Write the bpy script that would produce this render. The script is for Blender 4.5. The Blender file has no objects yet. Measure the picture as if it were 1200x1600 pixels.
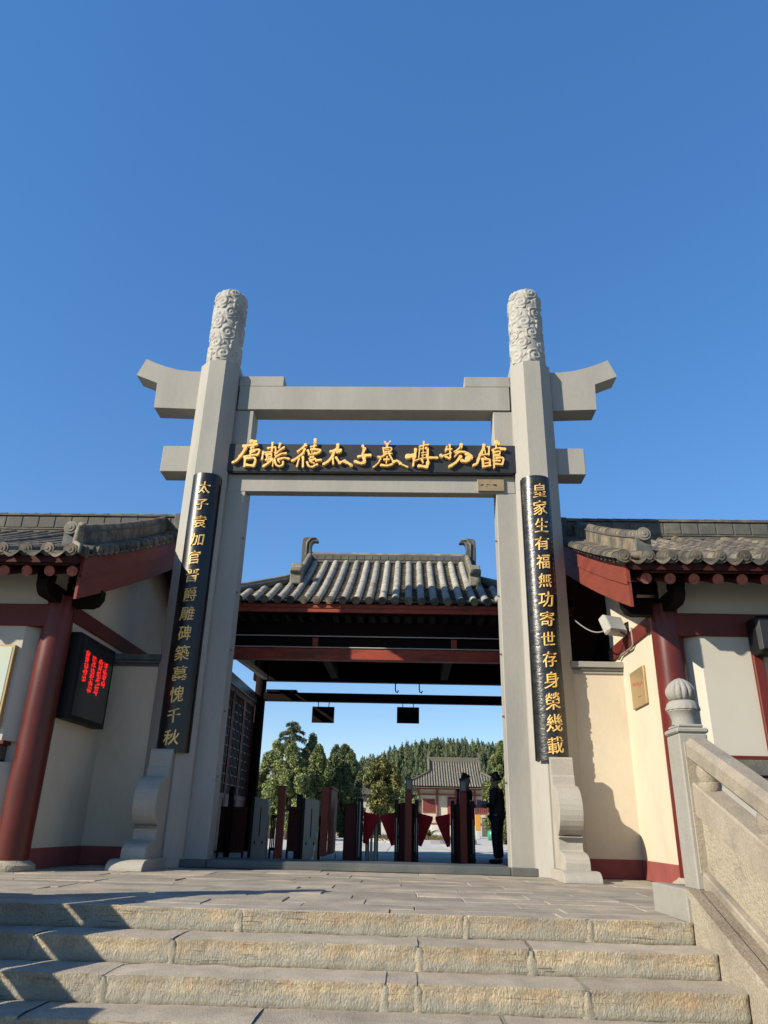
import bpy, bmesh, math, random
import numpy as np
from mathutils import Vector, Matrix, noise
random.seed(7); rng = np.random.default_rng(7)
R = math.radians
SC = bpy.context.scene
COL = SC.collection

# ------------------------------------------------------------------ camera, sky, sun, exposure
cam_d = bpy.data.cameras.new('camera'); cam = bpy.data.objects.new('camera', cam_d); COL.objects.link(cam)
cam_d.sensor_fit = 'VERTICAL'; cam_d.sensor_height = 24.0; cam_d.lens = 24.0 * 1150 / 1600
cam_d.clip_start = 0.05; cam_d.clip_end = 2000
yaw, pit, rol = -0.038021, 0.403706, 0.024662
fw = Vector((math.sin(yaw) * math.cos(pit), math.cos(yaw) * math.cos(pit), math.sin(pit)))
rt = Vector((math.cos(yaw), -math.sin(yaw), 0)); up = rt.cross(fw)
r2 = rt * math.cos(rol) + up * math.sin(rol); u2 = -rt * math.sin(rol) + up * math.cos(rol)
cam.matrix_world = Matrix(((r2.x, u2.x, -fw.x, 0.75367), (r2.y, u2.y, -fw.y, -12.79695), (r2.z, u2.z, -fw.z, 0.65361), (0, 0, 0, 1)))
SC.camera = cam
SUN_AZ, SUN_EL = 58.0, 27.7           # degrees left of the viewing axis (behind the camera), elevation
sdir = Vector((-math.sin(R(SUN_AZ)) * math.cos(R(SUN_EL)), -math.cos(R(SUN_AZ)) * math.cos(R(SUN_EL)), math.sin(R(SUN_EL))))
w = bpy.data.worlds.new('World'); SC.world = w; w.use_nodes = True
nt = w.node_tree; nt.nodes.clear()
sk = nt.nodes.new('ShaderNodeTexSky'); sk.sky_type = 'NISHITA'; sk.sun_disc = False
sk.sun_elevation = R(SUN_EL); sk.sun_rotation = math.atan2(sdir.x, sdir.y)
sk.altitude = 300; sk.air_density = 1.0; sk.dust_density = 0.0; sk.ozone_density = 4.0
bg = nt.nodes.new('ShaderNodeBackground'); bg.inputs['Strength'].default_value = 0.15
wo = nt.nodes.new('ShaderNodeOutputWorld')
sh_ = nt.nodes.new('ShaderNodeHueSaturation'); sh_.inputs['Saturation'].default_value = 1.62; sh_.inputs['Hue'].default_value = 0.512; sh_.inputs['Value'].default_value = 1.42
gm_ = nt.nodes.new('ShaderNodeGamma'); gm_.inputs['Gamma'].default_value = 0.56; nt.links.new(sk.outputs[0], gm_.inputs['Color'])
nt.links.new(gm_.outputs[0], sh_.inputs['Color']); nt.links.new(sh_.outputs[0], bg.inputs['Color']); nt.links.new(bg.outputs[0], wo.inputs[0])
sl = bpy.data.lights.new('sun', 'SUN'); sun = bpy.data.objects.new('sun', sl); COL.objects.link(sun)
sl.energy = 5.0; sl.angle = R(0.53); sl.color = (1.0, 0.90, 0.74)
sun.rotation_euler = sdir.to_track_quat('Z', 'Y').to_euler(); sun.location = sdir * 60
SC.view_settings.view_transform = 'Standard'; SC.view_settings.look = 'None'
SC.view_settings.exposure = 0.72; SC.view_settings.gamma = 1.0; SC.view_settings.use_curve_mapping = False

# ------------------------------------------------------------------ materials
AL = 0.62                                                    # overall albedo scale for the exposure chosen above
def material(name, col, rough=0.8, var=0.12, scale=3.0, bump=0.15, bscale=40.0, col2=None, mix=(0.45, 0.62), mscale=1.5,
             stretch=(1, 1, 1), metal=0.0, rnd=0.0, spec=0.5, top=None, fine=0.0, coat=0.0, bdist=0.01, detail=6):
    k_ = AL if not metal else 0.85; col = tuple(c * k_ for c in col); col2 = tuple(c * k_ for c in col2) if col2 else None; top = tuple(c * k_ for c in top) if top else None
    m = bpy.data.materials.new(name); m.use_nodes = True
    t = m.node_tree; N = t.nodes.new; L = t.links.new
    b = t.nodes['Principled BSDF']
    g = N('ShaderNodeNewGeometry')
    mp = N('ShaderNodeMapping'); mp.inputs['Scale'].default_value = stretch; L(g.outputs['Position'], mp.inputs['Vector'])
    def nz(s, d=detail, r=0.6):
        n = N('ShaderNodeTexNoise'); n.inputs['Scale'].default_value = s; n.inputs['Detail'].default_value = d
        n.inputs['Roughness'].default_value = r; L(mp.outputs[0], n.inputs['Vector']); return n
    c = N('ShaderNodeRGB'); c.outputs[0].default_value = (*col, 1); cur = c.outputs[0]
    if col2 is not None:
        n = nz(mscale); r = N('ShaderNodeMapRange'); r.inputs['From Min'].default_value = mix[0]; r.inputs['From Max'].default_value = mix[1]
        L(n.outputs['Fac'], r.inputs['Value'])
        x = N('ShaderNodeMix'); x.data_type = 'RGBA'; L(r.outputs[0], x.inputs['Factor']); L(cur, x.inputs['A']); x.inputs['B'].default_value = (*col2, 1)
        cur = x.outputs['Result']
    if top is not None:
        sx = N('ShaderNodeSeparateXYZ'); L(g.outputs['Normal'], sx.inputs[0])
        r = N('ShaderNodeMapRange'); r.inputs['From Min'].default_value = 0.5; r.inputs['From Max'].default_value = 0.9; L(sx.outputs['Z'], r.inputs['Value'])
        x = N('ShaderNodeMix'); x.data_type = 'RGBA'; L(r.outputs[0], x.inputs['Factor']); L(cur, x.inputs['A']); x.inputs['B'].default_value = (*top, 1)
        cur = x.outputs['Result']
    n1 = nz(scale); hs = N('ShaderNodeHueSaturation'); L(cur, hs.inputs['Color'])
    r = N('ShaderNodeMapRange'); r.inputs['From Min'].default_value = 0.3; r.inputs['From Max'].default_value = 0.7
    r.inputs['To Min'].default_value = 1 - var; r.inputs['To Max'].default_value = 1 + var; L(n1.outputs['Fac'], r.inputs['Value'])
    val = r.outputs[0]
    def mul(a, bb):
        q = N('ShaderNodeMath'); q.operation = 'MULTIPLY'; L(a, q.inputs[0]); L(bb, q.inputs[1]); return q.outputs[0]
    if fine:
        n3 = nz(scale * 22, 3, 0.7); r = N('ShaderNodeMapRange'); r.inputs['From Min'].default_value = 0.3; r.inputs['From Max'].default_value = 0.7
        r.inputs['To Min'].default_value = 1 - fine; r.inputs['To Max'].default_value = 1 + fine; L(n3.outputs['Fac'], r.inputs['Value']); val = mul(val, r.outputs[0])
    if rnd:
        oi = N('ShaderNodeObjectInfo'); r = N('ShaderNodeMapRange'); r.inputs['To Min'].default_value = 1 - rnd; r.inputs['To Max'].default_value = 1 + rnd
        L(oi.outputs['Random'], r.inputs['Value']); val = mul(val, r.outputs[0])
    L(val, hs.inputs['Value']); L(hs.outputs[0], b.inputs['Base Color'])
    b.inputs['Metallic'].default_value = metal; b.inputs['Specular IOR Level'].default_value = spec
    rr = N('ShaderNodeMapRange'); rr.inputs['To Min'].default_value = max(0.02, rough - 0.12); rr.inputs['To Max'].default_value = min(1, rough + 0.12)
    L(n1.outputs['Fac'], rr.inputs['Value']); L(rr.outputs[0], b.inputs['Roughness'])
    if coat: b.inputs['Coat Weight'].default_value = coat
    if bump:
        n2 = nz(bscale, 5, 0.65); bp = N('ShaderNodeBump'); bp.inputs['Strength'].default_value = bump; bp.inputs['Distance'].default_value = bdist
        L(n2.outputs['Fac'], bp.inputs['Height']); L(bp.outputs[0], b.inputs['Normal'])
    return m
M = {}
M['granite'] = material('gate_granite', (0.45, 0.43, 0.375), 0.75, 0.07, 1.6, 0.15, 90, (0.37, 0.36, 0.32), (0.47, 0.72), 1.3, (1, 1, 0.22), fine=0.05)
M['granite_cap'] = material('carved_granite', (0.50, 0.485, 0.435), 0.8, 0.08, 2, 0.3, 70, (0.38, 0.37, 0.33), (0.5, 0.7), 3, fine=0.12)
M['drum'] = material('drum_stone', (0.50, 0.46, 0.385), 0.8, 0.08, 2, 0.25, 80, (0.40, 0.375, 0.32), (0.5, 0.75), 1.6, fine=0.1)
M['pave'] = material('paving_stone', (0.40, 0.35, 0.28), 0.78, 0.25, 2.5, 0.5, 30, (0.50, 0.42, 0.31), (0.45, 0.7), 1.3, rnd=0.16, fine=0.15, bdist=0.015)
M['joint'] = material('joint_dirt', (0.10, 0.09, 0.075), 0.95, 0.2, 6, 0.5, 50)
M['riser'] = material('riser_stone', (0.66, 0.54, 0.355), 0.9, 0.2, 3.5, 0.8, 75, (0.50, 0.455, 0.35), (0.42, 0.62), 2.4, (1, 1, 0.55), rnd=0.08, top=(0.58, 0.50, 0.39), fine=0.28, bdist=0.03)
M['mortar'] = material('cement_mortar', (0.45, 0.42, 0.335), 0.95, 0.2, 6, 0.8, 90, (0.60, 0.51, 0.36), (0.44, 0.60), 5, fine=0.25, bdist=0.02)
M['sand'] = material('rail_sandstone', (0.42, 0.36, 0.275), 0.85, 0.16, 2.2, 0.6, 45, (0.31, 0.27, 0.215), (0.5, 0.68), 2.0, fine=0.16, bdist=0.015)
M['sand_light'] = material('panel_sandstone', (0.60, 0.52, 0.38), 0.9, 0.16, 3, 1.0, 34, (0.40, 0.35, 0.26), (0.48, 0.66), 3.0, fine=0.2, bdist=0.03)
M['cheek'] = material('cheek_stone', (0.46, 0.40, 0.30), 0.9, 0.2, 3, 0.9, 40, (0.36, 0.31, 0.23), (0.5, 0.68), 2.5, top=(0.34, 0.275, 0.20), fine=0.35, bdist=0.02)
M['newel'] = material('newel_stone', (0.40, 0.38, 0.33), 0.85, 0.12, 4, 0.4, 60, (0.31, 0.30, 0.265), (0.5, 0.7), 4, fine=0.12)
M['slate'] = material('threshold_slate', (0.10, 0.115, 0.11), 0.55, 0.2, 1.6, 0.2, 60, (0.16, 0.155, 0.14), (0.5, 0.7), 1.2, fine=0.1)
M['plaster'] = material('cream_plaster', (0.78, 0.675, 0.505), 0.92, 0.06, 0.8, 0.15, 25, (0.68, 0.565, 0.41), (0.46, 0.72), 1.3, (1, 1, 0.5), fine=0.03)
M['plaster_white'] = material('white_plaster', (0.66, 0.62, 0.515), 0.92, 0.04, 0.9, 0.08, 30, (0.62, 0.575, 0.47), (0.5, 0.75), 0.8)
M['red'] = material('oxblood_paint', (0.165, 0.026, 0.018), 0.5, 0.16, 2.5, 0.12, 20, (0.12, 0.022, 0.016), (0.5, 0.7), 2, spec=0.25, fine=0.08)
M['redboard'] = material('barge_board_paint', (0.40, 0.075, 0.04), 0.6, 0.12, 3, 0.2, 30, (0.18, 0.045, 0.03), (0.5, 0.7), 2, (1, 0.6, 3), fine=0.12, spec=0.25)
M['column'] = material('lacquered_column', (0.17, 0.028, 0.019), 0.36, 0.18, 2.5, 0.08, 12, (0.12, 0.022, 0.016), (0.45, 0.65), 1.6, (1, 1, 0.35), spec=0.3)
M['redbarge'] = material('weathered_barge_paint', (0.27, 0.060, 0.036), 0.65, 0.14, 3, 0.2, 30, (0.20, 0.046, 0.03), (0.5, 0.7), 2, (1, 0.6, 3), fine=0.12, spec=0.25)
M['redbase'] = material('red_wall_base', (0.33, 0.075, 0.062), 0.85, 0.12, 2.5, 0.1, 40, (0.26, 0.06, 0.05), (0.5, 0.7), 3)
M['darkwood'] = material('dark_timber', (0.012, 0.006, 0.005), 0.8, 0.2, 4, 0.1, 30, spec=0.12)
M['rafter'] = material('rafter_paint', (0.06, 0.012, 0.009), 0.7, 0.15, 4, 0.1, 30, spec=0.2)
M['rafter_end'] = material('rafter_end_paint', (0.42, 0.12, 0.075), 0.7, 0.3, 14, 0.1, 30, (0.30, 0.07, 0.05), (0.45, 0.6), 18)
M['tile'] = material('grey_clay_tile', (0.095, 0.087, 0.072), 0.85, 0.28, 5, 0.4, 50, (0.22, 0.175, 0.115), (0.44, 0.60), 4.0, rnd=0.35, fine=0.3)
M['tile_dark'] = material('grey_clay_tile_pan', (0.10, 0.098, 0.088), 0.9, 0.3, 6, 0.4, 50, (0.17, 0.155, 0.12), (0.5, 0.68), 4, fine=0.25)
M['tile_light'] = material('weathered_ridge_tile', (0.215, 0.20, 0.155), 0.85, 0.22, 5, 0.4, 50, (0.35, 0.32, 0.25), (0.48, 0.66), 4.0, rnd=0.12, fine=0.25)
M['tile_pale'] = material('sunlit_pale_tile', (0.50, 0.475, 0.40), 0.85, 0.22, 5, 0.4, 50, (0.34, 0.33, 0.29), (0.48, 0.66), 4.0, rnd=0.12, fine=0.25)  # paler copy of the roof tile, full sun put into its colour
M['ridge'] = material('ridge_brick', (0.12, 0.118, 0.10), 0.85, 0.2, 5, 0.6, 40, (0.20, 0.18, 0.135), (0.5, 0.7), 3, fine=0.3)
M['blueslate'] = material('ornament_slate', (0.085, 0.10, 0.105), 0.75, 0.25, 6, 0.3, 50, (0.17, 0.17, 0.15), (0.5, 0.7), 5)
M['lattice_bar'] = material('lattice_timber', (0.045, 0.016, 0.014), 0.5, 0.1)
M['lacquer'] = material('black_lacquer', (0.009, 0.010, 0.012), 0.36, 0.15, 3, 0.04, 8, coat=0.0, bdist=0.02)
M['lacquer_old'] = material('cracked_black_lacquer', (0.020, 0.021, 0.023), 0.30, 0.2, 6, 0.45, 6, (0.034, 0.034, 0.033), (0.56, 0.66), 5, (1, 1, 2.4), bdist=0.02, detail=2)
M['sign'] = material('sign_board_black', (0.020, 0.022, 0.023), 0.55, 0.2, 2, 0.1, 20)
M['gold'] = material('gold_paint', (0.92, 0.60, 0.19), 0.5, 0.08, 8, 0.1, 40, metal=0.1)
M['brass'] = material('brass_plate', (0.46, 0.33, 0.16), 0.35, 0.12, 4, 0.05, 20, metal=0.55)
M['ink'] = material('engraved_ink', (0.05, 0.035, 0.025), 0.7, 0.1)
M['rust'] = material('faded_red_mark', (0.50, 0.13, 0.07), 0.6, 0.2, 9, 0.0)
M['steel'] = material('brushed_steel', (0.27, 0.25, 0.21), 0.5, 0.12, 3, 0.08, 60, stretch=(1, 1, 0.1), metal=0.7)
M['black'] = material('black_plastic', (0.012, 0.012, 0.013), 0.5, 0.1, spec=0.2)
M['bluegrey'] = material('reader_housing', (0.05, 0.075, 0.10), 0.4, 0.1)
M['gatered'] = material('turnstile_timber', (0.33, 0.060, 0.032), 0.55, 0.15, 6, 0.1, 30, (0.24, 0.045, 0.026), (0.5, 0.65), 3, (1, 1, 0.3), spec=0.25)
M['gatedark'] = material('dark_red_timber', (0.09, 0.018, 0.013), 0.6, 0.15, 6, 0.1, 30, spec=0.15)
M['flap'] = material('barrier_flap', (0.42, 0.012, 0.02), 0.6, 0.08, spec=0.1)
M['whitepanel'] = material('white_painted_metal', (0.62, 0.62, 0.60), 0.5, 0.05)
M['lamp'] = material('lamp_housing', (0.50, 0.485, 0.42), 0.6, 0.08)
M['cable'] = material('grey_cable', (0.28, 0.27, 0.25), 0.7, 0.1)
M['posterframe'] = material('poster_frame', (0.60, 0.40, 0.16), 0.5, 0.1)
M['poster'] = material('poster_paper', (0.70, 0.72, 0.50), 0.6, 0.06, 1.5, 0.0, 10, (0.62, 0.72, 0.62), (0.4, 0.6), 1.2)
M['yard'] = material('courtyard_paving', (0.74, 0.70, 0.62), 0.85, 0.12, 0.6, 0.2, 10, (0.62, 0.59, 0.53), (0.45, 0.65), 0.4, fine=0.1)
M['road'] = material('front_ground', (0.16, 0.15, 0.135), 0.9, 0.12, 0.8, 0.3, 20)
M['leaf_dark'] = material('cypress_leaves', (0.12, 0.165, 0.06), 0.7, 0.35, 1.5, 0, col2=(0.19, 0.23, 0.08), mix=(0.42, 0.6), mscale=1.1)
M['leaf_mid'] = material('juniper_leaves', (0.18, 0.24, 0.07), 0.7, 0.35, 1.5, 0, col2=(0.28, 0.32, 0.10), mix=(0.42, 0.6), mscale=1.2)
M['leaf_bright'] = material('bright_cypress_leaves', (0.20, 0.26, 0.075), 0.7, 0.3, 1.5, 0, col2=(0.29, 0.33, 0.11), mix=(0.42, 0.6), mscale=1.5)
M['leaf_cedar'] = material('cedar_needles', (0.09, 0.13, 0.06), 0.75, 0.3, 2, 0, col2=(0.18, 0.21, 0.11), mix=(0.42, 0.6), mscale=1.5)
M['leaf_gold'] = material('autumn_leaves', (0.17, 0.19, 0.045), 0.7, 0.35, 1, 0, col2=(0.27, 0.23, 0.06), mix=(0.42, 0.6), mscale=0.8)
M['hillwood'] = material('hill_conifers', (0.085, 0.12, 0.05), 0.8, 0.4, 0.25, 0, col2=(0.13, 0.165, 0.065), mix=(0.42, 0.6), mscale=0.12)
M['bark'] = material('bark', (0.09, 0.07, 0.05), 0.9, 0.2, 5, 0.5, 20)
M['hillsoil'] = material('hill_soil', (0.09, 0.10, 0.045), 0.95, 0.3, 0.2, 0)
M['skin'] = material('skin', (0.42, 0.25, 0.17), 0.55, 0.05, 5, 0)
M['coat'] = material('black_coat', (0.012, 0.013, 0.017), 0.8, 0.2, 8, 0.3, 25)
M['trouser'] = material('dark_trousers', (0.014, 0.015, 0.020), 0.85, 0.2, 8, 0.3, 25)
M['hair'] = material('black_hair', (0.010, 0.008, 0.007), 0.5, 0.2)
M['paper'] = material('white_paper', (0.55, 0.58, 0.62), 0.7, 0.05)
M['yellow'] = material('yellow_paint', (0.75, 0.36, 0.03), 0.5, 0.05)
M['green'] = material('green_plastic', (0.03, 0.36, 0.19), 0.45, 0.05)
M['glass_dark'] = material('dark_glass', (0.02, 0.025, 0.03), 0.1, 0.05, coat=0.3)
M['pane'] = material('lattice_pane', (0.85, 0.90, 1.0), 0.15, 0.15, 0.8, 0.03, 3, (1.0, 0.20, 0.12), (0.42, 0.50), 0.7, coat=0.5)  # pale blue and red painted in for reflections on the panes
M['hall_tile'] = material('hall_roof_tile', (0.17, 0.155, 0.115), 0.9, 0.15, 0.6, 0.1, 4)
M['shrub'] = material('dry_ground_cover', (0.24, 0.15, 0.045), 0.9, 0.35, 4, 0, col2=(0.14, 0.13, 0.04), mix=(0.45, 0.6), mscale=1.5)
def weather_riser(m):
    """cement wash clinging to the lower part of each step face, orange iron patches, dark pits and cracks"""
    t = m.node_tree; N = t.nodes.new; L = t.links.new; b = t.nodes['Principled BSDF']
    src = b.inputs['Base Color'].links[0].from_socket
    tc = N('ShaderNodeTexCoord'); g = N('ShaderNodeNewGeometry'); sp = N('ShaderNodeSeparateXYZ'); L(tc.outputs['Generated'], sp.inputs[0])
    sn = N('ShaderNodeSeparateXYZ'); L(g.outputs['Normal'], sn.inputs[0])
    def mp(sc): q = N('ShaderNodeMapping'); q.inputs['Scale'].default_value = sc; L(g.outputs['Position'], q.inputs['Vector']); return q.outputs[0]
    def nz(v, s_, d=5): q = N('ShaderNodeTexNoise'); q.inputs['Scale'].default_value = s_; q.inputs['Detail'].default_value = d; q.inputs['Roughness'].default_value = 0.65; L(v, q.inputs['Vector']); return q.outputs['Fac']
    def math_(op, a, bb):
        q = N('ShaderNodeMath'); q.operation = op
        for i, x in enumerate((a, bb)):
            if isinstance(x, (int, float)): q.inputs[i].default_value = x
            else: L(x, q.inputs[i])
        return q.outputs[0]
    def rng_(v, a, bb): q = N('ShaderNodeMapRange'); q.inputs['From Min'].default_value = a; q.inputs['From Max'].default_value = bb; L(v, q.inputs['Value']); return q.outputs[0]
    def mix(f, A, col): q = N('ShaderNodeMix'); q.data_type = 'RGBA'; L(f, q.inputs['Factor']); L(A, q.inputs['A']); q.inputs['B'].default_value = (*[c * AL for c in col], 1); return q.outputs['Result']
    front = rng_(sn.outputs['Z'], 0.6, 0.3)
    iron = math_('MULTIPLY', math_('MULTIPLY', rng_(nz(mp((1, 1, .6)), 3.2, 4), .50, .66), .55), front); c = mix(iron, src, (0.62, 0.40, 0.22))
    cem = math_('SUBTRACT', math_('ADD', nz(mp((1, 1, 1.3)), 5.5, 6), .18), sp.outputs['Z'])
    cem = math_('MULTIPLY', math_('MULTIPLY', rng_(cem, .16, .36), .85), front); c = mix(cem, c, (0.47, 0.45, 0.36))
    pit = math_('MULTIPLY', math_('MULTIPLY', rng_(nz(mp((1, 1, .35)), 60, 3), .60, .72), .55), front); c = mix(pit, c, (0.20, 0.15, 0.10))
    lay = math_('MULTIPLY', math_('MULTIPLY', math_('MULTIPLY', rng_(nz(mp((.25, .25, 5)), 16, 4), .585, .62), rng_(nz(mp((1, 1, 1)), 1.1, 2), .52, .6)), .7), front); c = mix(lay, c, (0.14, 0.10, 0.07))
    L(c, b.inputs['Base Color'])
weather_riser(M['riser'])
def emitter(name, col, s):
    m = bpy.data.materials.new(name); m.use_nodes = True; b = m.node_tree.nodes['Principled BSDF']
    b.inputs['Base Color'].default_value = (0.05, 0.01, 0.01, 1); b.inputs['Emission Color'].default_value = (*col, 1); b.inputs['Emission Strength'].default_value = s; return m
M['led'] = emitter('led_red', (1.0, 0.02, 0.015), 0.6)

# ------------------------------------------------------------------ mesh helpers
class MB:
    def __init__(s): s.v = []; s.f = []; s.sm = False
    def add(s, vs, fs):
        o = len(s.v); s.v += [tuple(v) for v in vs]; s.f += [tuple(i + o for i in f) for f in fs]; return s
    def box(s, x0, x1, y0, y1, z0, z1, c=0.0):
        x0, x1 = sorted((x0, x1)); y0, y1 = sorted((y0, y1)); z0, z1 = sorted((z0, z1))
        return s.obox(Matrix.Translation(((x0 + x1) / 2, (y0 + y1) / 2, (z0 + z1) / 2)), (x1 - x0, y1 - y0, z1 - z0), c)
    def obox(s, mat, dims, c=0.0):
        a, b, d = dims[0] / 2, dims[1] / 2, dims[2] / 2; c = min(c, a * .9, b * .9, d * .9)
        if c <= 0:
            vs = [(sx * a, sy * b, sz * d) for sx in (-1, 1) for sy in (-1, 1) for sz in (-1, 1)]
            fs = [(0, 1, 3, 2), (4, 6, 7, 5), (0, 4, 5, 1), (2, 3, 7, 6), (0, 2, 6, 4), (1, 5, 7, 3)]
        else:
            vs = []; idx = {}
            for sx in (-1, 1):
                for sy in (-1, 1):
                    for sz in (-1, 1):
                        for k in range(3):
                            p = [sx * (a - c), sy * (b - c), sz * (d - c)]; p[k] = (sx * a, sy * b, sz * d)[k]
                            idx[(sx, sy, sz, k)] = len(vs); vs.append(tuple(p))
            fs = []
            for k in range(3):
                for sg in (-1, 1):
                    o = [i for i in range(3) if i != k]; q = []
                    for (p1, p2) in ((-1, -1), (1, -1), (1, 1), (-1, 1)):
                        t = [0, 0, 0]; t[k] = sg; t[o[0]] = p1; t[o[1]] = p2; q.append(idx[(*t, k)])
                    fs.append(tuple(q))
            for k in range(3):
                o = [i for i in range(3) if i != k]
                for p1 in (-1, 1):
                    for p2 in (-1, 1):
                        q = []
                        for e, ax in ((-1, o[0]), (-1, o[1]), (1, o[1]), (1, o[0])):
                            t = [0, 0, 0]; t[k] = e; t[o[0]] = p1; t[o[1]] = p2; q.append(idx[(*t, ax)])
                        fs.append(tuple(q))
            for sx in (-1, 1):
                for sy in (-1, 1):
                    for sz in (-1, 1): fs.append(tuple(idx[(sx, sy, sz, k)] for k in range(3)))
        return s.add([mat @ Vector(v) for v in vs], fs)
    def prism(s, poly, axis, a, b):
        n = len(poly)
        def P(u, v, t): return {'x': (t, u, v), 'y': (u, t, v), 'z': (u, v, t)}[axis]
        vs = [P(u, v, a) for u, v in poly] + [P(u, v, b) for u, v in poly]
        fs = [tuple(range(n)), tuple(range(2 * n - 1, n - 1, -1))] + [(i, (i + 1) % n, n + (i + 1) % n, n + i) for i in range(n)]
        return s.add(vs, fs)
    def tube(s, pts, r, n=8, cap=True, prof=None):
        pts = [Vector(p) for p in pts]; m = len(pts); rs = r if isinstance(r, (list, tuple)) else [r] * m
        vs = []; fs = []; ref = None
        for i, p in enumerate(pts):
            d = (pts[min(i + 1, m - 1)] - pts[max(i - 1, 0)]).normalized()
            if ref is None:
                ref = Vector((0, 0, 1)) if abs(d.z) < 0.9 else Vector((1, 0, 0))
            a = d.cross(ref).normalized(); b = a.cross(d).normalized(); ref = b if abs(d.dot(b)) < .9 else ref
            for k in range(n):
                t = 2 * math.pi * k / n; vs.append(p + (a * math.cos(t) + b * math.sin(t)) * rs[i])
        for i in range(m - 1):
            for k in range(n): fs.append((i * n + k, i * n + (k + 1) % n, (i + 1) * n + (k + 1) % n, (i + 1) * n + k))
        if cap: fs += [tuple(range(n)), tuple(range((m - 1) * n, m * n))]
        return s.add(vs, fs)
    def lathe(s, prof, c=(0, 0, 0), n=24, ang0=0, flute=None):
        vs = []; fs = []; m = len(prof)
        for i, (r, z) in enumerate(prof):
            for k in range(n):
                t = ang0 + 2 * math.pi * k / n; rr = r * (flute(t, i / (m - 1)) if flute else 1)
                vs.append((c[0] + rr * math.cos(t), c[1] + rr * math.sin(t), c[2] + z))
        for i in range(m - 1):
            for k in range(n): fs.append((i * n + k, i * n + (k + 1) % n, (i + 1) * n + (k + 1) % n, (i + 1) * n + k))
        fs += [tuple(range(n)), tuple(range((m - 1) * n, m * n))]
        return s.add(vs, fs)
    def grid(s, fn, nu, nv):
        vs = [fn(u / nu, v / nv) for v in range(nv + 1) for u in range(nu + 1)]
        fs = [(v * (nu + 1) + u, v * (nu + 1) + u + 1, (v + 1) * (nu + 1) + u + 1, (v + 1) * (nu + 1) + u) for v in range(nv) for u in range(nu)]
        return s.add(vs, fs)
    def build(s, name, m, parent=None, smooth=False, angle=None, kind=None, center=True, recalc=True):
        me = bpy.data.meshes.new(name); V = np.array(s.v, dtype=float)
        c = (V.min(0) + V.max(0)) / 2 if center else np.zeros(3)
        if center and parent is None: c[2] = V[:, 2].min()
        V = V - c; me.from_pydata(V.tolist(), [], s.f)
        if recalc:
            bm = bmesh.new(); bm.from_mesh(me); bmesh.ops.recalc_face_normals(bm, faces=bm.faces); bm.to_mesh(me); bm.free()
        if isinstance(m, (list, tuple)):
            for q in m: me.materials.append(M[q])
        else: me.materials.append(M[m])
        if smooth: me.polygons.foreach_set('use_smooth', [True] * len(me.polygons))
        if angle:
            me.polygons.foreach_set('use_smooth', [True] * len(me.polygons)); me.set_sharp_from_angle(angle=R(angle))
        o = bpy.data.objects.new(name, me); COL.objects.link(o); o.location = c
        if parent is not None: adopt(o, parent)
        if kind: o['kind'] = kind
        return o
WM = {}
def adopt(o, parent):
    o.parent = parent; o.matrix_parent_inverse = Matrix.Translation(-Vector(WM.get(parent.name, parent.location)))
    WM[o.name] = Vector(o.location)
    # child of a child: world location bookkeeping (all rotations are identity at build time)
def thing(name, label, cat, loc, group=None):
    o = bpy.data.objects.new(name, None); COL.objects.link(o); o.location = loc; o.empty_display_size = 0.2
    o['label'] = label; o['category'] = cat
    if group: o['group'] = group
    return o
def tag(o, label, cat, group=None, kind=None):
    o['label'] = label; o['category'] = cat
    if group: o['group'] = group
    if kind: o['kind'] = kind
    return o
def dup(root, dloc, label, rz=0.0, group=None):
    def cp(o, par):
        c = o.copy(); COL.objects.link(c)
        if par is not None:
            inv = o.matrix_parent_inverse.copy(); c.parent = par; c.matrix_parent_inverse = inv
        for ch in list(o.children): cp(ch, c)
        return c
    c = cp(root, None); c.location = Vector(root.location) + Vector(dloc); c.rotation_euler.z = rz; c['label'] = label
    if group: c['group'] = group
    return c
def struct(o): o['kind'] = 'structure'; return o
def sub(mesh_obj, name, loc, parent, rot=None):           # another object sharing the same mesh
    o = bpy.data.objects.new(name, mesh_obj.data); COL.objects.link(o); o.location = loc
    if rot is not None: o.rotation_euler = rot
    adopt(o, parent); return o

# ------------------------------------------------------------------ setting: grounds, platform, stairs
b = MB(); b.box(-300, 300, 8.5, 700, -0.3, 0.0); b.box(-300, -4.4, 0, 8.5, -0.3, -0.0); b.box(4.4, 300, 0, 8.5, -0.3, 0.0)
struct(b.build('courtyard', 'yard'))
b = MB(); b.box(-4.4, 4.4, 0.75, 8.5, -0.3, 0.0); struct(b.build('gatehouse_floor', 'yard'))
b = MB(); b.box(-300, 300, -80, -6.0, -1.4, -1.02); struct(b.build('ground', 'road'))
PY, TR, RI, SL = -5.93, 0.46, 0.17, 0.37
terr = MB(); terr.box(-14, 14, -5.70, 0.74, -1.1, -0.035)
terr = struct(terr.build('platform', 'joint'))
random.seed(3)
y = PY; row = 0; hs_ = [0.36, 0.40, 0.46, 0.42, 0.50, 0.38, 0.46, 0.44, 0.5, 0.42, 0.46, 0.44, 0.5]
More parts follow.
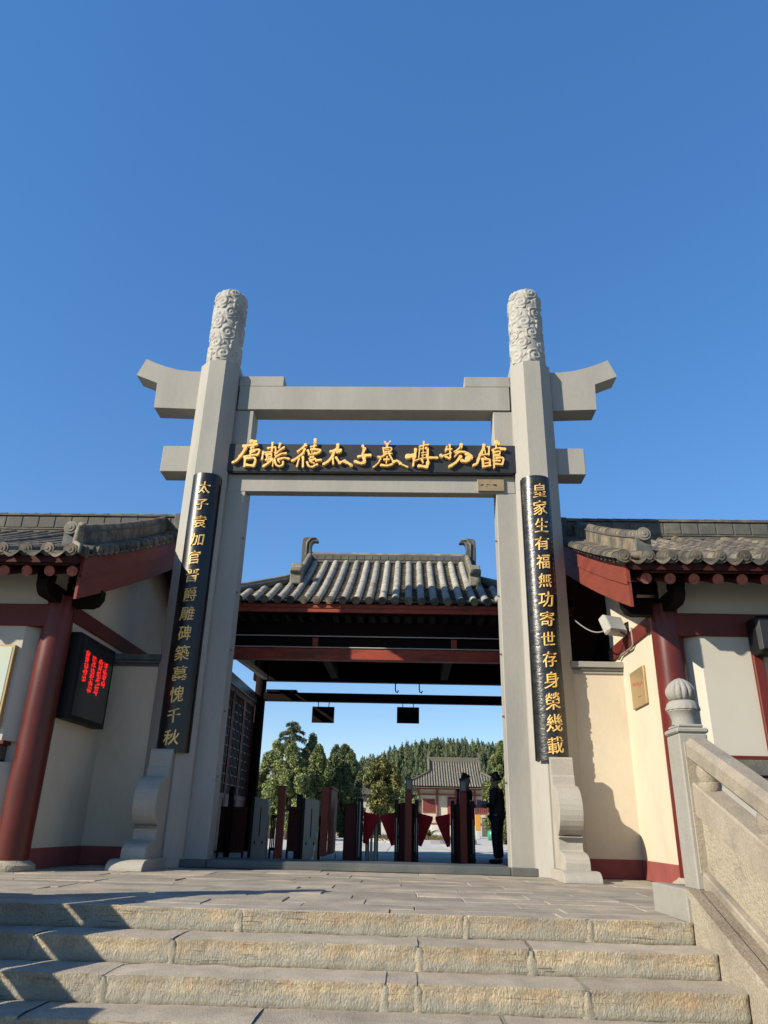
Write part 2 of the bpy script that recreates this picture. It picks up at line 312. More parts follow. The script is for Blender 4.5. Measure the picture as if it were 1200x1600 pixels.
while y < 0.7 and row < len(hs_):
    h = min(hs_[row], 0.74 - y); x = -9.0 - random.random() * 0.8
    while x < 9.5:
        wd = random.uniform(0.75, 1.5)
        x0, x1 = max(x + 0.003, -9.2), x + wd - 0.003
        if not (row == 0 and (x1 > 3.02)) and not (row == 0 and x0 < -3.02):
            dz = random.uniform(-0.007, 0.005)
            q = MB(); q.box(x0, x1, y + 0.003, y + h - 0.003, -0.07 if row else -0.06, dz, 0.006)
            # uneven top corners
            q.v = [(a, bb, c + (random.uniform(-.004, .004) if c > -0.03 else 0)) for a, bb, c in q.v]
            q.build('paving_stone', 'pave', terr)
        elif row == 0 and x0 < 3.0 and x1 > 3.02:
            q = MB(); q.box(x0, 3.02, y + 0.003, y + h - 0.003, -0.06, 0.0, 0.01); q.build('paving_stone', 'pave', terr)
        elif row == 0 and x1 > -3.0 and x0 < -3.02:
            q = MB(); q.box(-3.02, x1, y + 0.003, y + h - 0.003, -0.06, 0.0, 0.01); q.build('paving_stone', 'pave', terr)
        x += wd
    y += h; row += 1
stairs = MB(); 
for i in range(6):
    yy = PY - i * TR; stairs.box(-3.1, 3.1, yy + 0.10, yy + TR + 0.12, -1.1, -i * RI - 0.012 if i else -0.03)
stairs = struct(stairs.build('stairs', 'mortar'))
def rough_block(x0, x1, yf, yb, z0, z1, seed, nose=0.018):
    q = MB(); L = x1 - x0; H = z1 - z0; nu = max(8, int(L / 0.018)); nv = 9
    def disp(x, z, e):
        n = noise.noise(Vector((x * 60, seed, z * 14))) * 0.006 + noise.noise(Vector((x * 7, seed + 9, z * 9))) * 0.008 + noise.noise(Vector((x * 120, seed, z * 50))) * 0.005
        return n * e
    def face(u, v):
        x = x0 + L * u; z = z0 + H * v
        e = min(1, min(u, 1 - u) * L / 0.03) * min(1, (1 - v) * 6) * min(1, 0.35 + v * 4)
        yy = yf - disp(x, z, e) + (0.012 if v == 0 else 0)
        if v > 0.82: yy -= nose * (v - 0.82) / 0.18 * (1 - ((v - .82) / .18) ** 4 * .6)
        ex = min(u, 1 - u) * L
        if ex < 0.012: yy += 0.01
        return (x, yy, z + (noise.noise(Vector((x * 5, seed, 3))) * 0.007 if v > 0.99 else 0))
    q.grid(face, nu, nv)
    nr = 5
    def topf(u, v):
        x = x0 + L * u
        y0 = face(u, 1.0)[1]; z0_ = face(u, 1.0)[2]
        yy = y0 + (yb - y0) * v
        return (x, yy, z0_ + (0.004 if 0 < v < 1 else -0.002) + noise.noise(Vector((x * 4, yy * 8, seed))) * 0.006 * (1 if v > 0 else 0))
    q.grid(topf, nu, nr)
    return q
random.seed(11); cuts = {0: [-1.86, -0.62, 1.25, 2.25], 1: [-2.1, -1.02, 0.86, 1.70], 2: [-1.35, 0.62, 0.84, 2.0], 3: [-1.7, -0.2, 1.4], 4: [-0.9, 1.1], 5: [-1.9, 0.3, 1.9]}
for i in range(6):
    yy = PY - i * TR; zt = -i * RI; xs = [-3.092] + cuts[i] + [3.094]
    for k in range(len(xs) - 1):
        g = 0.005 if random.random() < .5 else 0.014
        q = rough_block(xs[k] + g, xs[k + 1] - g, yy, yy + (TR + 0.02 if i else 0.012), zt - RI - 0.004, zt - (0.006 if i == 0 else 0), i * 13 + k * 3.7)
        q.build('step_stone', 'riser', stairs, angle=45, recalc=False)
    q = MB()                                                     # cement daubed in the joints and along the foot of each riser
    for k in range(1, len(xs) - 1):
        x = xs[k]
        def fj(u, v, x=x, zt=zt, yy=yy):
            ww = 0.030 + 0.018 * noise.noise(Vector((x, v * 3, i))) + 0.015 * (1 - v)
            return (x + (u - .5) * 2 * ww, yy - 0.012 * math.sin(math.pi * u) + 0.004 + noise.noise(Vector((x * 9 + u * 4, v * 9, i))) * 0.008, zt - RI + (RI - 0.012) * v)
        q.grid(fj, 6, 6)
        q.grid(lambda u, v, x=x, zt=zt, yy=yy: (x + (u - .5) * .03, yy - .004 + v * (TR + .02 if i else .02), zt - .0035 - (.006 if i == 0 else 0) - (.006 if v == 0 else 0)), 2, 4)
    q.build('mortar_joint', 'mortar', stairs, smooth=True, recalc=False)

# ------------------------------------------------------------------ stone balustrades beside the stairs
def zs(y): return SL * (min(y, PY) - PY)
def balustrade(sg, label):
    t = thing('stone_balustrade', label, 'balustrade', (sg * 3.35, -6.5, 0), 'carved stone balustrades of the stairs')
    X = lambda x: sg * x
    q = MB(); y1 = PY - 6 * TR - 0.1; ke = -5.38 if sg < 0 else -4.95
    q.prism([(ke, 0.22), (PY - 0.02, 0.22), (y1, 0.22 + zs(y1) - .02), (y1, -1.1), (ke, -1.1)], 'x', X(3.09), X(3.78))
    q.build('cheek_wall', 'cheek', t)
    q = MB(); q.prism([(PY + .02, 0.235), (PY - 0.03, 0.235), (y1, 0.235 + zs(y1)), (y1, .17 + zs(y1)), (PY, 0.175)], 'x', X(3.065), X(3.16))
    q.build('cheek_edge', 'cheek', t)
    q = MB(); q.box(X(3.06), X(3.17), PY + 0.022, ke - .05, -0.02, 0.232, 0.01); q.build('kerb_block', 'newel', t)
    no = -0.32 if sg < 0 else 0.0                            # the left post stands a little further forward
    # newel
    q = MB(); q.box(X(3.22), X(3.48), -5.76 + no, -5.43 + no, 0.215 + (zs(-5.9 + no) if sg < 0 else 0) - (.2 if sg < 0 else 0), 1.50, 0.012); nw = q.build('newel_post', 'newel', t)
    for (a0, a1, pl) in ((3.235, 3.465, 'f'),):
        q = MB(); q.box(X(3.255), X(3.445), -5.768 + no, -5.75 + no, 0.34, 1.42, 0.006); q.build('newel_panel', 'sand', nw)
    q = MB(); q.box(X(3.205), X(3.495), -5.77 + no, -5.42 + no, 1.502, 1.55, 0.014); q.box(X(3.235), X(3.465), -5.735 + no, -5.455 + no, 1.552, 1.585, 0.012); q.build('newel_cap', 'newel', nw)
    c = (X(3.35), -5.595 + no, 1.586)
    q = MB(); q.lathe([(0.115, 0), (0.112, 0.05), (0.128, 0.10), (0.148, 0.125), (0.145, 0.135)], c, 32); q.build('neck', 'newel', nw, angle=40)
    q = MB(); q.lathe([(0.150, 0.137), (0.152, 0.15), (0.135, 0.20), (0.112, 0.222), (0.10, 0.225)], c, 48, flute=lambda a, s: 1 + 0.05 * abs(math.sin(a * 8)) * (1 - s)); q.build('lotus_collar', 'newel', nw, angle=40)
    pr = []
    for k in range(15):
        s = k / 14; pr.append((0.140 * (math.sin(math.pi * (0.16 + 0.84 * s) ** 0.9) ** 0.62) if k < 14 else 0.004, 0.226 + 0.215 * s))
    q = MB(); q.lathe(pr, c, 96, flute=lambda a, s: 1 - 0.16 * (1 - abs(math.sin(a * 7 + s * 0.6)) ** 0.45)); q.build('lotus_bud', 'newel', nw, angle=50)
    # sloped rails
    ya, yb = -5.76, PY - 5 * TR
    def rail(x0, x1, z0, z1, name, mt, c=0.02, lenb=yb):
        q = MB(); prf = [(x0 + c, z0), (x1 - c, z0), (x1, z0 + c), (x1, z1 - c), (x1 - c, z1), (x0 + c, z1), (x0, z1 - c), (x0, z0 + c)]
        n = 40; vs = []; fs = []
        for j in range(n + 1):
            yy = ya + (lenb - ya) * j / n
            for (x, z) in prf: vs.append((X(x), yy, z + 0.385 * (yy - ya) + noise.noise(Vector((yy * 3, x * 9, z * 9))) * 0.004))
        m = 8
        for j in range(n):
            for k in range(m): fs.append((j * m + k, j * m + (k + 1) % m, (j + 1) * m + (k + 1) % m, (j + 1) * m + k))
        fs += [tuple(range(m)), tuple(range(n * m, (n + 1) * m))]
        return q.add(vs, fs).build(name, mt, t, angle=25)
    rail(3.27, 3.50, 1.25, 1.46, 'handrail', 'sand', 0.05)
    rail(3.28, 3.48, 0.80, 1.08, 'middle_rail', 'sand', 0.015)
    rail(3.325, 3.44, 0.36, 0.80, 'carved_panel', 'sand_light', 0.01)
    rail(3.27, 3.48, 0.20, 0.36, 'bottom_rail', 'sand', 0.012)
    for yy in (-5.90, -6.95, -8.0):
        zb = 1.07 + 0.385 * (yy - ya); q = MB()
        q.lathe([(0.085, -0.02), (0.098, 0.02), (0.095, 0.05), (0.078, 0.055), (0.088, 0.08), (0.100, 0.12), (0.095, 0.17), (0.075, 0.21), (0.075, 0.24)], (X(3.385), yy, zb), 24)
        q.build('vase_baluster', 'sand', t, angle=40)
    # lower newel
    q = MB(); yn = yb - 0.16; zn = zs(yn); q.box(X(3.20), X(3.50), yn - .17, yn + .155, zn + .15, zn + 1.62, 0.012); q.build('newel_post', 'newel', t)
    return t
balustrade(1, 'carved stone balustrade with lotus bud finial sloping down beside the steps on the sunlit right')
bl_ = balustrade(-1, 'carved stone balustrade with lotus bud finial on the shaded left side of the steps'); 

# ------------------------------------------------------------------ the stone gate
OC, OY = 3.14, -0.05
gate = thing('stone_archway', 'tall grey stone archway of two octagonal pillars and upturned beams above the steps', 'archway', (0, -0.15, 0))
for sg in (-1, 1):
    q = MB(); r = 0.4 / math.cos(math.pi / 8); q.lathe([(r * 1.02, 0.0), (r * 1.02, 0.12), (r, 0.125), (r * .985, 9.235)], (sg * OC, OY, 0), 8, math.pi / 8)
    pil = q.build('pillar', 'granite', gate)
    # carved cloud cap
    nu, nv = 200, 250; RAD = 0.345; H = 1.95; zb = 9.235
    curls = []; random.seed(5 + sg)
    for ring in range(7):
        for k in range(5):
            curls.append(((k + 0.5 * (ring % 2) + random.uniform(-.12, .12)) / 5 * 2 * math.pi, 0.22 + ring * 0.26 + random.uniform(-.03, .03), random.choice((-1, 1)), random.uniform(.13, .19)))
    U, Vv = np.meshgrid(np.linspace(0, 2 * math.pi, nu + 1), np.linspace(0, H, nv + 1))
    h = np.zeros_like(U)
    for (a, z, s, rr) in curls:
        dx = ((U - a + math.pi) % (2 * math.pi) - math.pi) * RAD; dz = Vv - z; d = np.hypot(dx, dz); an = np.arctan2(dz, dx * s)
        lob = rr * (1 + 0.12 * np.cos(an * 5))
        body = np.clip((lob - d) / 0.02, 0, 1)
        spiral = 0.5 + 0.5 * np.cos(d / rr * 11 - an)
        tail = np.exp(-((dz + 0.35 * rr + 0.5 * dx * s) / 0.018) ** 2) * np.clip(1 - np.abs(dx * s + rr * 1.2) / (rr * 1.1), 0, 1)
        h = np.maximum(h, body * (0.45 + 0.55 * spiral)); h = np.maximum(h, tail * 0.8)
    fade = np.clip(Vv / 0.10, 0, 1) * np.clip((H - Vv) / 0.08, 0, 1)
    nz_ = np.array([[noise.noise(Vector((math.cos(u) * 3, math.sin(u) * 3, v * 5))) for u in U[0][::4]] for v in Vv[:, 0][::5]])
    nz_ = np.repeat(np.repeat(nz_, 5, 0), 4, 1)[:nv + 1, :nu + 1]
    prof = RAD * np.where(Vv > H - 0.26, np.sqrt(np.clip(1 - ((Vv - (H - 0.26)) / 0.275) ** 2.4 * 0.72, 0.05, 1)), 1.0)
    prof = np.where(Vv < 0.05, prof * 0.97, prof)
    rr_ = prof - 0.018 + 0.030 * h * fade + 0.008 * nz_
    q = MB(); vs = np.stack([sg * OC + rr_ * np.cos(U), OY + rr_ * np.sin(U), zb + Vv], -1).reshape(-1, 3).tolist()
    fs = [(v * (nu + 1) + u, v * (nu + 1) + u + 1, (v + 1) * (nu + 1) + u + 1, (v + 1) * (nu + 1) + u) for v in range(nv) for u in range(nu)]
    fs.append(tuple(nv * (nu + 1) + u for u in range(nu)))
    q.add(vs, fs).build('carved_cloud_cap', 'granite_cap', pil, angle=60, recalc=False)
    # jamb
    q = MB(); q.box(sg * 2.38, sg * 2.76, -0.12, 0.30, 0.0, 8.26, 0.012); q.build('jamb', 'granite', gate)
# upper beam: main + stepped blocks + upturned wings
q = MB(); q.box(-2.72, 2.72, -0.15, 0.27, 8.265, 8.81, 0.008); q.build('upper_beam', 'granite', gate)
for sg in (-1, 1):
    q = MB(); q.box(sg * 1.83, sg * 2.74, -0.147, 0.267, 8.812, 9.05, 0.008); q.build('stepped_block', 'granite', gate)
    pts = [(3.45, 8.265), (4.41, 8.30), (4.43, 8.88), (4.885, 9.07), (4.735, 9.46), (4.55, 9.37), (4.3, 9.275), (4.05, 9.20), (3.75, 9.16), (3.45, 9.15)]
    q = MB(); q.prism([(sg * x, z) for x, z in pts], 'y', -0.15, 0.27); q.build('upturned_wing', 'granite', gate)
    q = MB(); q.box(sg * 3.45, sg * 4.09, -0.15, 0.27, 6.87, 7.43, 0.01); q.build('beam_end', 'granite', gate)
q = MB(); q.box(-2.74, 2.74, -0.15, 0.27, 6.86, 7.42, 0.01); q.build('lower_beam', 'granite', gate)
q = MB(); q.box(-2.74, 2.74, -0.13, 0.08, 6.47, 6.858, 0.01); q.build('lintel', 'granite', gate)
q = MB(); q.box(-2.36, 2.36, -0.22, 0.74, 0.0, 0.12, 0.012); q.box(-2.92, -2.362, -0.26, -0.125, 0.0, 0.117, 0.01); q.box(2.362, 2.92, -0.26, -0.125, 0.0, 0.117, 0.01)
q.build('threshold_stone', 'slate', gate)
for (bx, bz, byy) in ((-2.43, 0, 0), ):
    pass
q = MB()
for i in range(5):
    for sg in (-1, 1): q.tube([(sg * 2.385, -0.02, 1.35 + i * 1.05), (sg * 2.34, -0.02, 1.35 + i * 1.05)], 0.018, 8)
q.build('hinge_bolts', 'steel', gate)

def drum(sg, label):
    t = thing('scroll_stone', label, 'carved stone', (sg * 3.12, -1.0, 0), 'scroll stones in front of the gate pillars')
    pr = [(-0.53, 1.72), (-0.60, 1.715), (-0.625, 1.69), (-0.635, 1.45), (-0.66, 1.42), (-0.68, 1.30), (-0.70, 1.29)]
    for k in range(15):                                     # big bulge
        a = R(80 + k * (100 + 70) / 14); pr.append((-0.76 + 0.355 * math.cos(a) * 1.0, 0.925 + 0.36 * math.sin(a)))
    pr += [(-0.98, 0.57), (-0.90, 0.545), (-0.905, 0.40)]
    for k in range(8):
        a = R(180 - k * 0) ; s = k / 7; pr.append((-0.93 - 0.36 * math.sin(s * math.pi / 2), 0.38 - 0.12 * (1 - math.cos(s * math.pi / 2)) - 0.0))
    pr += [(-1.30, 0.24), (-1.305, 0.14), (-0.53, 0.14)]
    q = MB(); q.prism(pr, 'x', sg * 2.985, sg * 3.335); o = q.build('scroll_body', 'drum', t)
    bv = o.modifiers.new('bevel', 'BEVEL'); bv.width = 0.014; bv.segments = 2; bv.limit_method = 'ANGLE'; bv.angle_limit = R(50)
    pr = [(-0.53, 0.0), (-0.53, 0.138)]
    for k in range(9):
        a = R(90 + k * 90 / 8); pr.append((-1.42 + 0.19 * math.cos(a), 0.01 + 0.135 * math.sin(a)))
    pr.append((-1.61, 0.0))
    q = MB(); q.prism(pr, 'x', sg * 2.90, sg * 3.42); o = q.build('foot', 'drum', t)
    bv = o.modifiers.new('bevel', 'BEVEL'); bv.width = 0.03; bv.segments = 3; bv.limit_method = 'ANGLE'; bv.angle_limit = R(50)
drum(-1, 'pale curled scroll stone at the shaded foot of the left gate pillar')
drum(1, 'pale curled scroll stone at the sunlit foot of the right gate pillar')

# ------------------------------------------------------------------ brush lettering of the name board
CH = {
 'tang': (360, [[38,400,112,482,118],[28,450,120,450,200],[32,262,205,400,190,505,172],[34,300,235,265,320,205,410],[28,225,395,150,485,88,520],[20,415,200,405,400],[20,400,240,452,238],[24,400,300,560,272,540,372],[18,400,345,480,305],[24,290,412,420,382,540,372],[26,312,445,315,590],[28,330,440,498,440,490,575],[30,350,565,485,582]]),
 'yi': (360, [[24,800,140,800,300],[22,722,242,862,225],[24,640,320,630,455],[18,650,330,760,318,790,312],[18,690,365,800,342],[16,712,380,715,460],[18,720,380,800,368,790,450],[18,700,465,800,452],[14,715,420,790,410],[28,675,582,760,520,825,450],[14,750,440,742,505],[15,845,470,840,585],[16,868,240,868,385],[26,945,160,930,230],[22,1022,225,940,290,890,345],[22,890,405,980,352,1072,338],[10,850,330,892,298],[22,868,470,900,550,960,585,1022,560,1030,500],[24,935,455,1040,428,1135,446],[15,935,482,960,505],[12,862,442,905,400]]),
 'de': (450, [[30,345,172,290,240],[26,350,185,210,302],[26,335,262,305,340],[28,315,330,200,430,118,480],[20,240,440,212,585],[26,312,410,325,588],[34,522,75,525,140],[22,520,130,505,230],[18,448,212,550,190],[26,398,285,430,352],[24,460,262,560,262,632,276,600,318,535,338],[12,475,300,480,348],[14,518,320,510,362],[16,418,362,560,348],[16,450,405,505,395],[12,428,436,522,412],[22,398,505,430,572,500,592,560,555,592,548],[26,460,472,545,442],[26,570,470,652,460],[14,470,500,530,520]]),
 'tai': (450, [[34,955,170,950,230],[26,828,296,900,282,1018,265],[32,930,262,1008,290,950,312],[36,892,290,862,400],[32,860,402,782,490,708,537],[24,870,420,885,532],[24,932,412,980,480,1012,522],[28,1002,510,1100,470],[32,1090,482,1200,540,1228,562]]),
 'zi': (545, [[26,282,188,308,240],[30,320,242,292,322],[22,300,250,285,335],[28,210,390,300,368],[38,300,372,422,365],[38,310,400,326,482],[34,312,502,250,520,150,482]]),
 'mu': (545, [[16,690,108,722,152],[16,792,98,752,160],[24,740,150,735,205],[20,665,228,680,322],[18,680,232,800,220,822,250,790,292],[10,712,262,770,256],[16,690,302,782,290],[22,722,330,642,390,572,392],[16,622,420,570,520,490,588],[20,770,322,822,420,872,502],[28,862,482,932,470,1002,522],[20,980,520,1122,582],[16,740,390,730,505],[22,690,442,772,440],[26,640,547,740,560,832,532],[14,755,330,830,330]]),
 'bo': (628, [[52,130,380,245,368],[30,272,250,260,400],[24,240,420,230,555],[14,258,462,380,420,540,400],[28,540,402,672,405],[15,345,240,330,402],[18,350,192,420,170,512,156],[20,425,108,420,182],[28,470,222,500,250,490,382],[12,415,200,400,482],[12,368,242,422,230],[24,490,380,510,500],[36,502,502,480,580],[34,340,560,470,576],[16,380,442,412,492],[10,380,312,480,300],[10,385,362,470,350]]),
 'wu': (628, [[18,852,190,830,272],[20,840,242,940,238],[20,905,158,915,402],[26,740,352,765,382],[18,750,372,830,350,930,312],[24,830,380,895,412],[34,1124,150,1114,200],[20,1104,200,1014,280],[16,1014,290,990,282],[14,1074,300,994,372],[26,1024,292,1164,290,1264,330,1314,392],[32,1104,380,1014,490,902,562],[36,1294,390,1214,462,1124,452],[34,1214,322,1264,352,1214,412]]),
 'guan': (700, [[32,680,160,670,222],[30,670,230,602,330,570,432],[28,560,440,540,502,478,537],[16,738,190,782,188],[20,772,200,760,342],[14,692,262,702,332],[20,640,262,640,350],[18,620,352,680,340,742,330],[26,642,420,656,562],[20,650,430,770,430,768,532],[16,690,502,690,500,760,490],[22,670,562,782,540],[12,680,382,722,410],[38,918,98,950,132],[14,905,122,905,202],[18,830,250,900,220,982,210],[34,1000,225,1062,232],[20,850,272,850,582],[18,870,290,960,276,958,330,880,342],[16,880,362,960,360],[24,900,402,1022,402,1000,522],[18,880,452,962,450],[22,880,512,1000,522]]),
}
sign = thing('name_board', 'long black name board with raised gold brush characters across the archway', 'signboard', (0, -0.22, 6.84))
q = MB(); q.box(-2.76, 2.76, -0.235, -0.155, 6.845, 7.44, 0.008); q.build('board', 'sign', sign)
q = MB(); q.box(-2.70, 2.70, -0.232, -0.160, 6.815, 6.842); q.build('shadow_gap', 'black', sign)  # black strip put in for the shadow gap under the board
def brush(q, pts, r, y0, y1, sx, sz):
    P = []                                                  # Catmull-Rom
    pp = [pts[0]] + pts + [pts[-1]]
    for i in range(1, len(pp) - 2):
        for k in range(5):
            t = k / 5; a, b_, c, d = pp[i - 1], pp[i], pp[i + 1], pp[i + 2]
            P.append(tuple(0.5 * ((2 * b_[j]) + (-a[j] + c[j]) * t + (2 * a[j] - 5 * b_[j] + 4 * c[j] - d[j]) * t * t + (-a[j] + 3 * b_[j] - 3 * c[j] + d[j]) * t ** 3) for j in (0, 1)))
    P.append(pts[-1]); n = len(P)
    for i in range(n):
        s = i / (n - 1); rr = r * (1.0 - 0.28 * math.sin(math.pi * s) + 0.05 * math.sin(i * 2.3 + r))
        if i == n - 1: rr = r * 0.8
        m = 10; yy = y0 - (i % 7) * 0.0005 - (len(q.v) % 11) * 0.0003
        ring = [(P[i][0] + rr * sx * math.cos(2 * math.pi * k / m), P[i][1] + rr * sz * math.sin(2 * math.pi * k / m)) for k in range(m)]
        ring2 = [(P[i][0] + rr * .8 * sx * math.cos(2 * math.pi * k / m), P[i][1] + rr * .8 * sz * math.sin(2 * math.pi * k / m)) for k in range(m)]
        vs = [(x, y1, z) for x, z in ring] + [(x, yy + 0.012, z) for x, z in ring] + [(x, yy, z) for x, z in ring2]
        fs = [(k, (k + 1) % m, m + (k + 1) % m, m + k) for k in range(m)] + [(m + k, m + (k + 1) % m, 2 * m + (k + 1) % m, 2 * m + k) for k in range(m)] + [tuple(range(2 * m, 3 * m))]
        q.add(vs, fs)
        if i < n - 1:
            a = Vector(P[i]); c = Vector(P[i + 1]); d = (c - a)
            if d.length < 1e-6: continue
            nrm = Vector((-d.y, d.x)).normalized() * rr * sx
            p4 = [a - nrm, a + nrm, c + nrm, c - nrm]; n8 = nrm * .8; p5 = [a - n8, a + n8, c + n8, c - n8]
            vs = [(p.x, y1, p.y) for p in p4] + [(p.x, yy + 0.0122, p.y) for p in p4] + [(p.x, yy - 0.0002, p.y) for p in p5]
            q.add(vs, [(4, 5, 9, 8), (6, 7, 11, 10), (8, 9, 10, 11), (0, 4, 7, 3), (1, 2, 6, 5), (0, 1, 5, 4), (3, 7, 6, 2)])
for nm, (ox, strokes) in CH.items():
    q = MB()
    for s in strokes:
        r = s[0] * 1.06; pts = []
        for k in range(1, len(s), 2):
            px = ox + s[k] / 12; py = 685 + s[k + 1] / 12
            pts.append(((px - 581.5) * 0.01236, 7.432 - (py - 697) * 0.01365))
        brush(q, pts, r, -0.295, -0.236, 0.01236 / 12, 0.01365 / 12)
    q.build('character', 'gold', sign, recalc=False)

def font_char(ch, size, bold, shear, depth):
    c = bpy.data.curves.new('glyph', 'FONT'); c.body = ch; c.size = size; c.offset = bold; c.shear = shear; c.extrude = depth / 2; c.resolution_u = 2
    c.align_x = 'CENTER'; c.bevel_depth = 0.0
    o = bpy.data.objects.new('glyph', c); COL.objects.link(o)
    me = bpy.data.meshes.new_from_object(o.evaluated_get(bpy.context.evaluated_depsgraph_get()))
    COL.objects.unlink(o); bpy.data.objects.remove(o)
    V = np.array([v.co[:] for v in me.vertices]); F = [tuple(p.vertices) for p in me.polygons]
    if len(V) == 0: return None
    V[:, 0] -= (V[:, 0].max() + V[:, 0].min()) / 2; V[:, 1] -= (V[:, 1].max() + V[:, 1].min()) / 2
    return V, F

BR = 0.305                                                   # couplet boards: curved shell round the pillar front
def couplet(sg, text, zz, mt, label, size):
    cx, cy = sg * 3.08, -0.26; z0, z1 = 1.67, 6.655
    t = thing('couplet_board', label, 'couplet board', (cx, cy - 0.2, z0), 'couplet boards on the gate pillars')
    q = MB(); n = 20; A = R(62); vs = []; fs = []; rO, rI = 0.295, 0.265; rows = 24
    for j in range(rows + 1):
        z = z0 + (z1 - z0) * j / rows
        for k in range(n + 1):
            a = -math.pi / 2 - A + 2 * A * k / n; wob = noise.noise(Vector((a * 2, z * 1.3, sg))) * (0.004 if sg > 0 else 0.001)
            vs.append((cx + (rO + wob) * math.cos(a), cy + (rO + wob) * math.sin(a), z))
    for j in range(rows):
        for k in range(n): fs.append((j * (n + 1) + k, j * (n + 1) + k + 1, (j + 1) * (n + 1) + k + 1, (j + 1) * (n + 1) + k))
    q.add(vs, fs)
    for z, top in ((z0, 0), (z1, 1)):                        # thickness caps + sides
        o = [(cx + rO * math.cos(-math.pi / 2 - A + 2 * A * k / n), cy + rO * math.sin(-math.pi / 2 - A + 2 * A * k / n), z) for k in range(n + 1)]
        i_ = [(cx + rI * math.cos(-math.pi / 2 - A + 2 * A * k / n), cy + rI * math.sin(-math.pi / 2 - A + 2 * A * k / n), z) for k in range(n + 1)]
        q.add(o + i_, [(k, k + 1, n + 2 + k, n + 1 + k) for k in range(n)])
    for a in (-math.pi / 2 - A, -math.pi / 2 + A):
        q.add([(cx + r_ * math.cos(a), cy + r_ * math.sin(a), z) for r_, z in ((rO, z0), (rI, z0), (rI, z1), (rO, z1))], [(0, 1, 2, 3)])
    q.build('board', mt, t, angle=40)
    q = MB(); q.box(cx - .27, cx + .27, cy - 0.10, cy - 0.02, z0 + .01, z1 - .01); q.build('backing', 'black', t)
    random.seed(sg + 4)
    for ch, z in zip(text, zz):
        r = font_char(ch, size, 0.0 if ch in '載爵雕' else 0.0012, 0.14, 0.012)
        if r is None: continue
        V, F = r
        th = R(6 + random.uniform(-3, 3)); c_, s_ = math.cos(th), math.sin(th)
        x = V[:, 0] * c_ - V[:, 1] * s_; y_ = V[:, 0] * s_ + V[:, 1] * c_
        wob = np.array([noise.noise(Vector((a * 22, b_ * 22, z))) for a, b_ in zip(x, y_)]) * 0.005
        x = x * random.uniform(.9, 1.05) + wob; y_ = y_ * random.uniform(.95, 1.1) + wob
        rad = 0.297 + (V[:, 2] > 0) * 0.012
        a = -math.pi / 2 + (x + 0.02) / 0.30
        q = MB(); q.add(np.stack([cx + rad * np.cos(a), cy + rad * np.sin(a), z + y_], -1).tolist(), F)
        q.build('character', 'gold', t, recalc=False)
    return t
def zpix(ys, a):                                            # heights of the characters along the board
    return a
zl = [6.345 - i * 0.342 for i in range(14)]
couplet(-1, '太子袁加官晋爵雕碑築墓愧千秋', zl, 'lacquer', 'glossy black couplet board with small gold characters on the left gate pillar, half in shade', 0.25)
t = couplet(1, '皇家生有福無功寄世存身榮幾載', zl, 'lacquer_old', 'wrinkled black couplet board with gold characters on the sunlit right gate pillar', 0.275)
q = MB(); random.seed(8)                                     # faint small inscription, not legible in the photograph
for i in range(17):
    z = 6.12 - i * 0.105
    for k in range(4):
        a = -math.pi / 2 + R(44) + random.uniform(-.05, .05); dz = random.uniform(-.03, .03); w_ = random.uniform(.015, .035)
        p = Vector((3.08 + .2965 * math.cos(a), -0.26 + .2965 * math.sin(a), z + dz)); tx = Vector((-math.sin(a), math.cos(a), 0))
        m_ = Matrix.Translation(p) @ Matrix((( tx.x, math.cos(a), 0, 0), (tx.y, math.sin(a), 0, 0), (0, 0, 1, 0), (0, 0, 0, 1)))
        q.obox(m_, (w_, 0.003, 0.007) if k % 2 else (0.007, 0.003, w_ * 1.2))
q.build('small_inscription', 'brass', t, kind='stuff')
pq = thing('brass_plaque', 'small brass plaque screwed under the name board at the right end of the lintel', 'plaque', (2.27, -0.16, 6.49))
q = MB(); q.box(2.03, 2.53, -0.175, -0.133, 6.50, 6.745, 0.006); q.build('plate', 'brass', pq)
q = MB(); random.seed(2)
for cx_ in (2.10, 2.22, 2.34):
    for k in range(5):
        x = cx_ + random.uniform(-.03, .03); z = 6.62 + random.uniform(-.02, .02)
        q.obox(Matrix.Translation((x, -0.177, z)) @ Matrix.Rotation(random.uniform(-.6, .6), 4, 'Y'), (random.uniform(.02, .06), 0.003, 0.008))
q.build('engraved_writing', 'ink', pq)

# ------------------------------------------------------------------ tile helpers
def tile_row_mesh(path, r, seg, up_=Vector((0, 0, 1)), side=Vector((1, 0, 0)), n=7):
    """half-round cover tiles laid one over the next along a path; returns MB"""
    q = MB(); path = [Vector(p) for p in path]; L = [0]
    for a, b_ in zip(path, path[1:]): L.append(L[-1] + (b_ - a).length)
    def at(s):
        for i in range(len(L) - 1):
            if s <= L[i + 1] or i == len(L) - 2:
                f = (s - L[i]) / (L[i + 1] - L[i]); return path[i].lerp(path[i + 1], f), (path[i + 1] - path[i]).normalized()
    k = max(1, int(round(L[-1] / seg))); sl_ = L[-1] / k
    for i in range(k):
        for (s0, s1, ra, rb) in ((i * sl_, (i + 1) * sl_ + 0.01, r * 1.04, r * 0.94),):
            ring = []
            for s, rr in ((s0, ra), (min(s1, L[-1]), rb)):
                p, d = at(s); u = side.cross(d).normalized(); u = u if u.z > 0 else -u
                ring.append([p + side * (rr * math.cos(t)) + u * (rr * math.sin(t)) for t in [math.pi * j / (n - 1) for j in range(n)]])
            vs = ring[0] + ring[1]; fs = [(j, j + 1, n + j + 1, n + j) for j in range(n - 1)] + [tuple(range(n))]
            q.add(vs, fs)
    return q
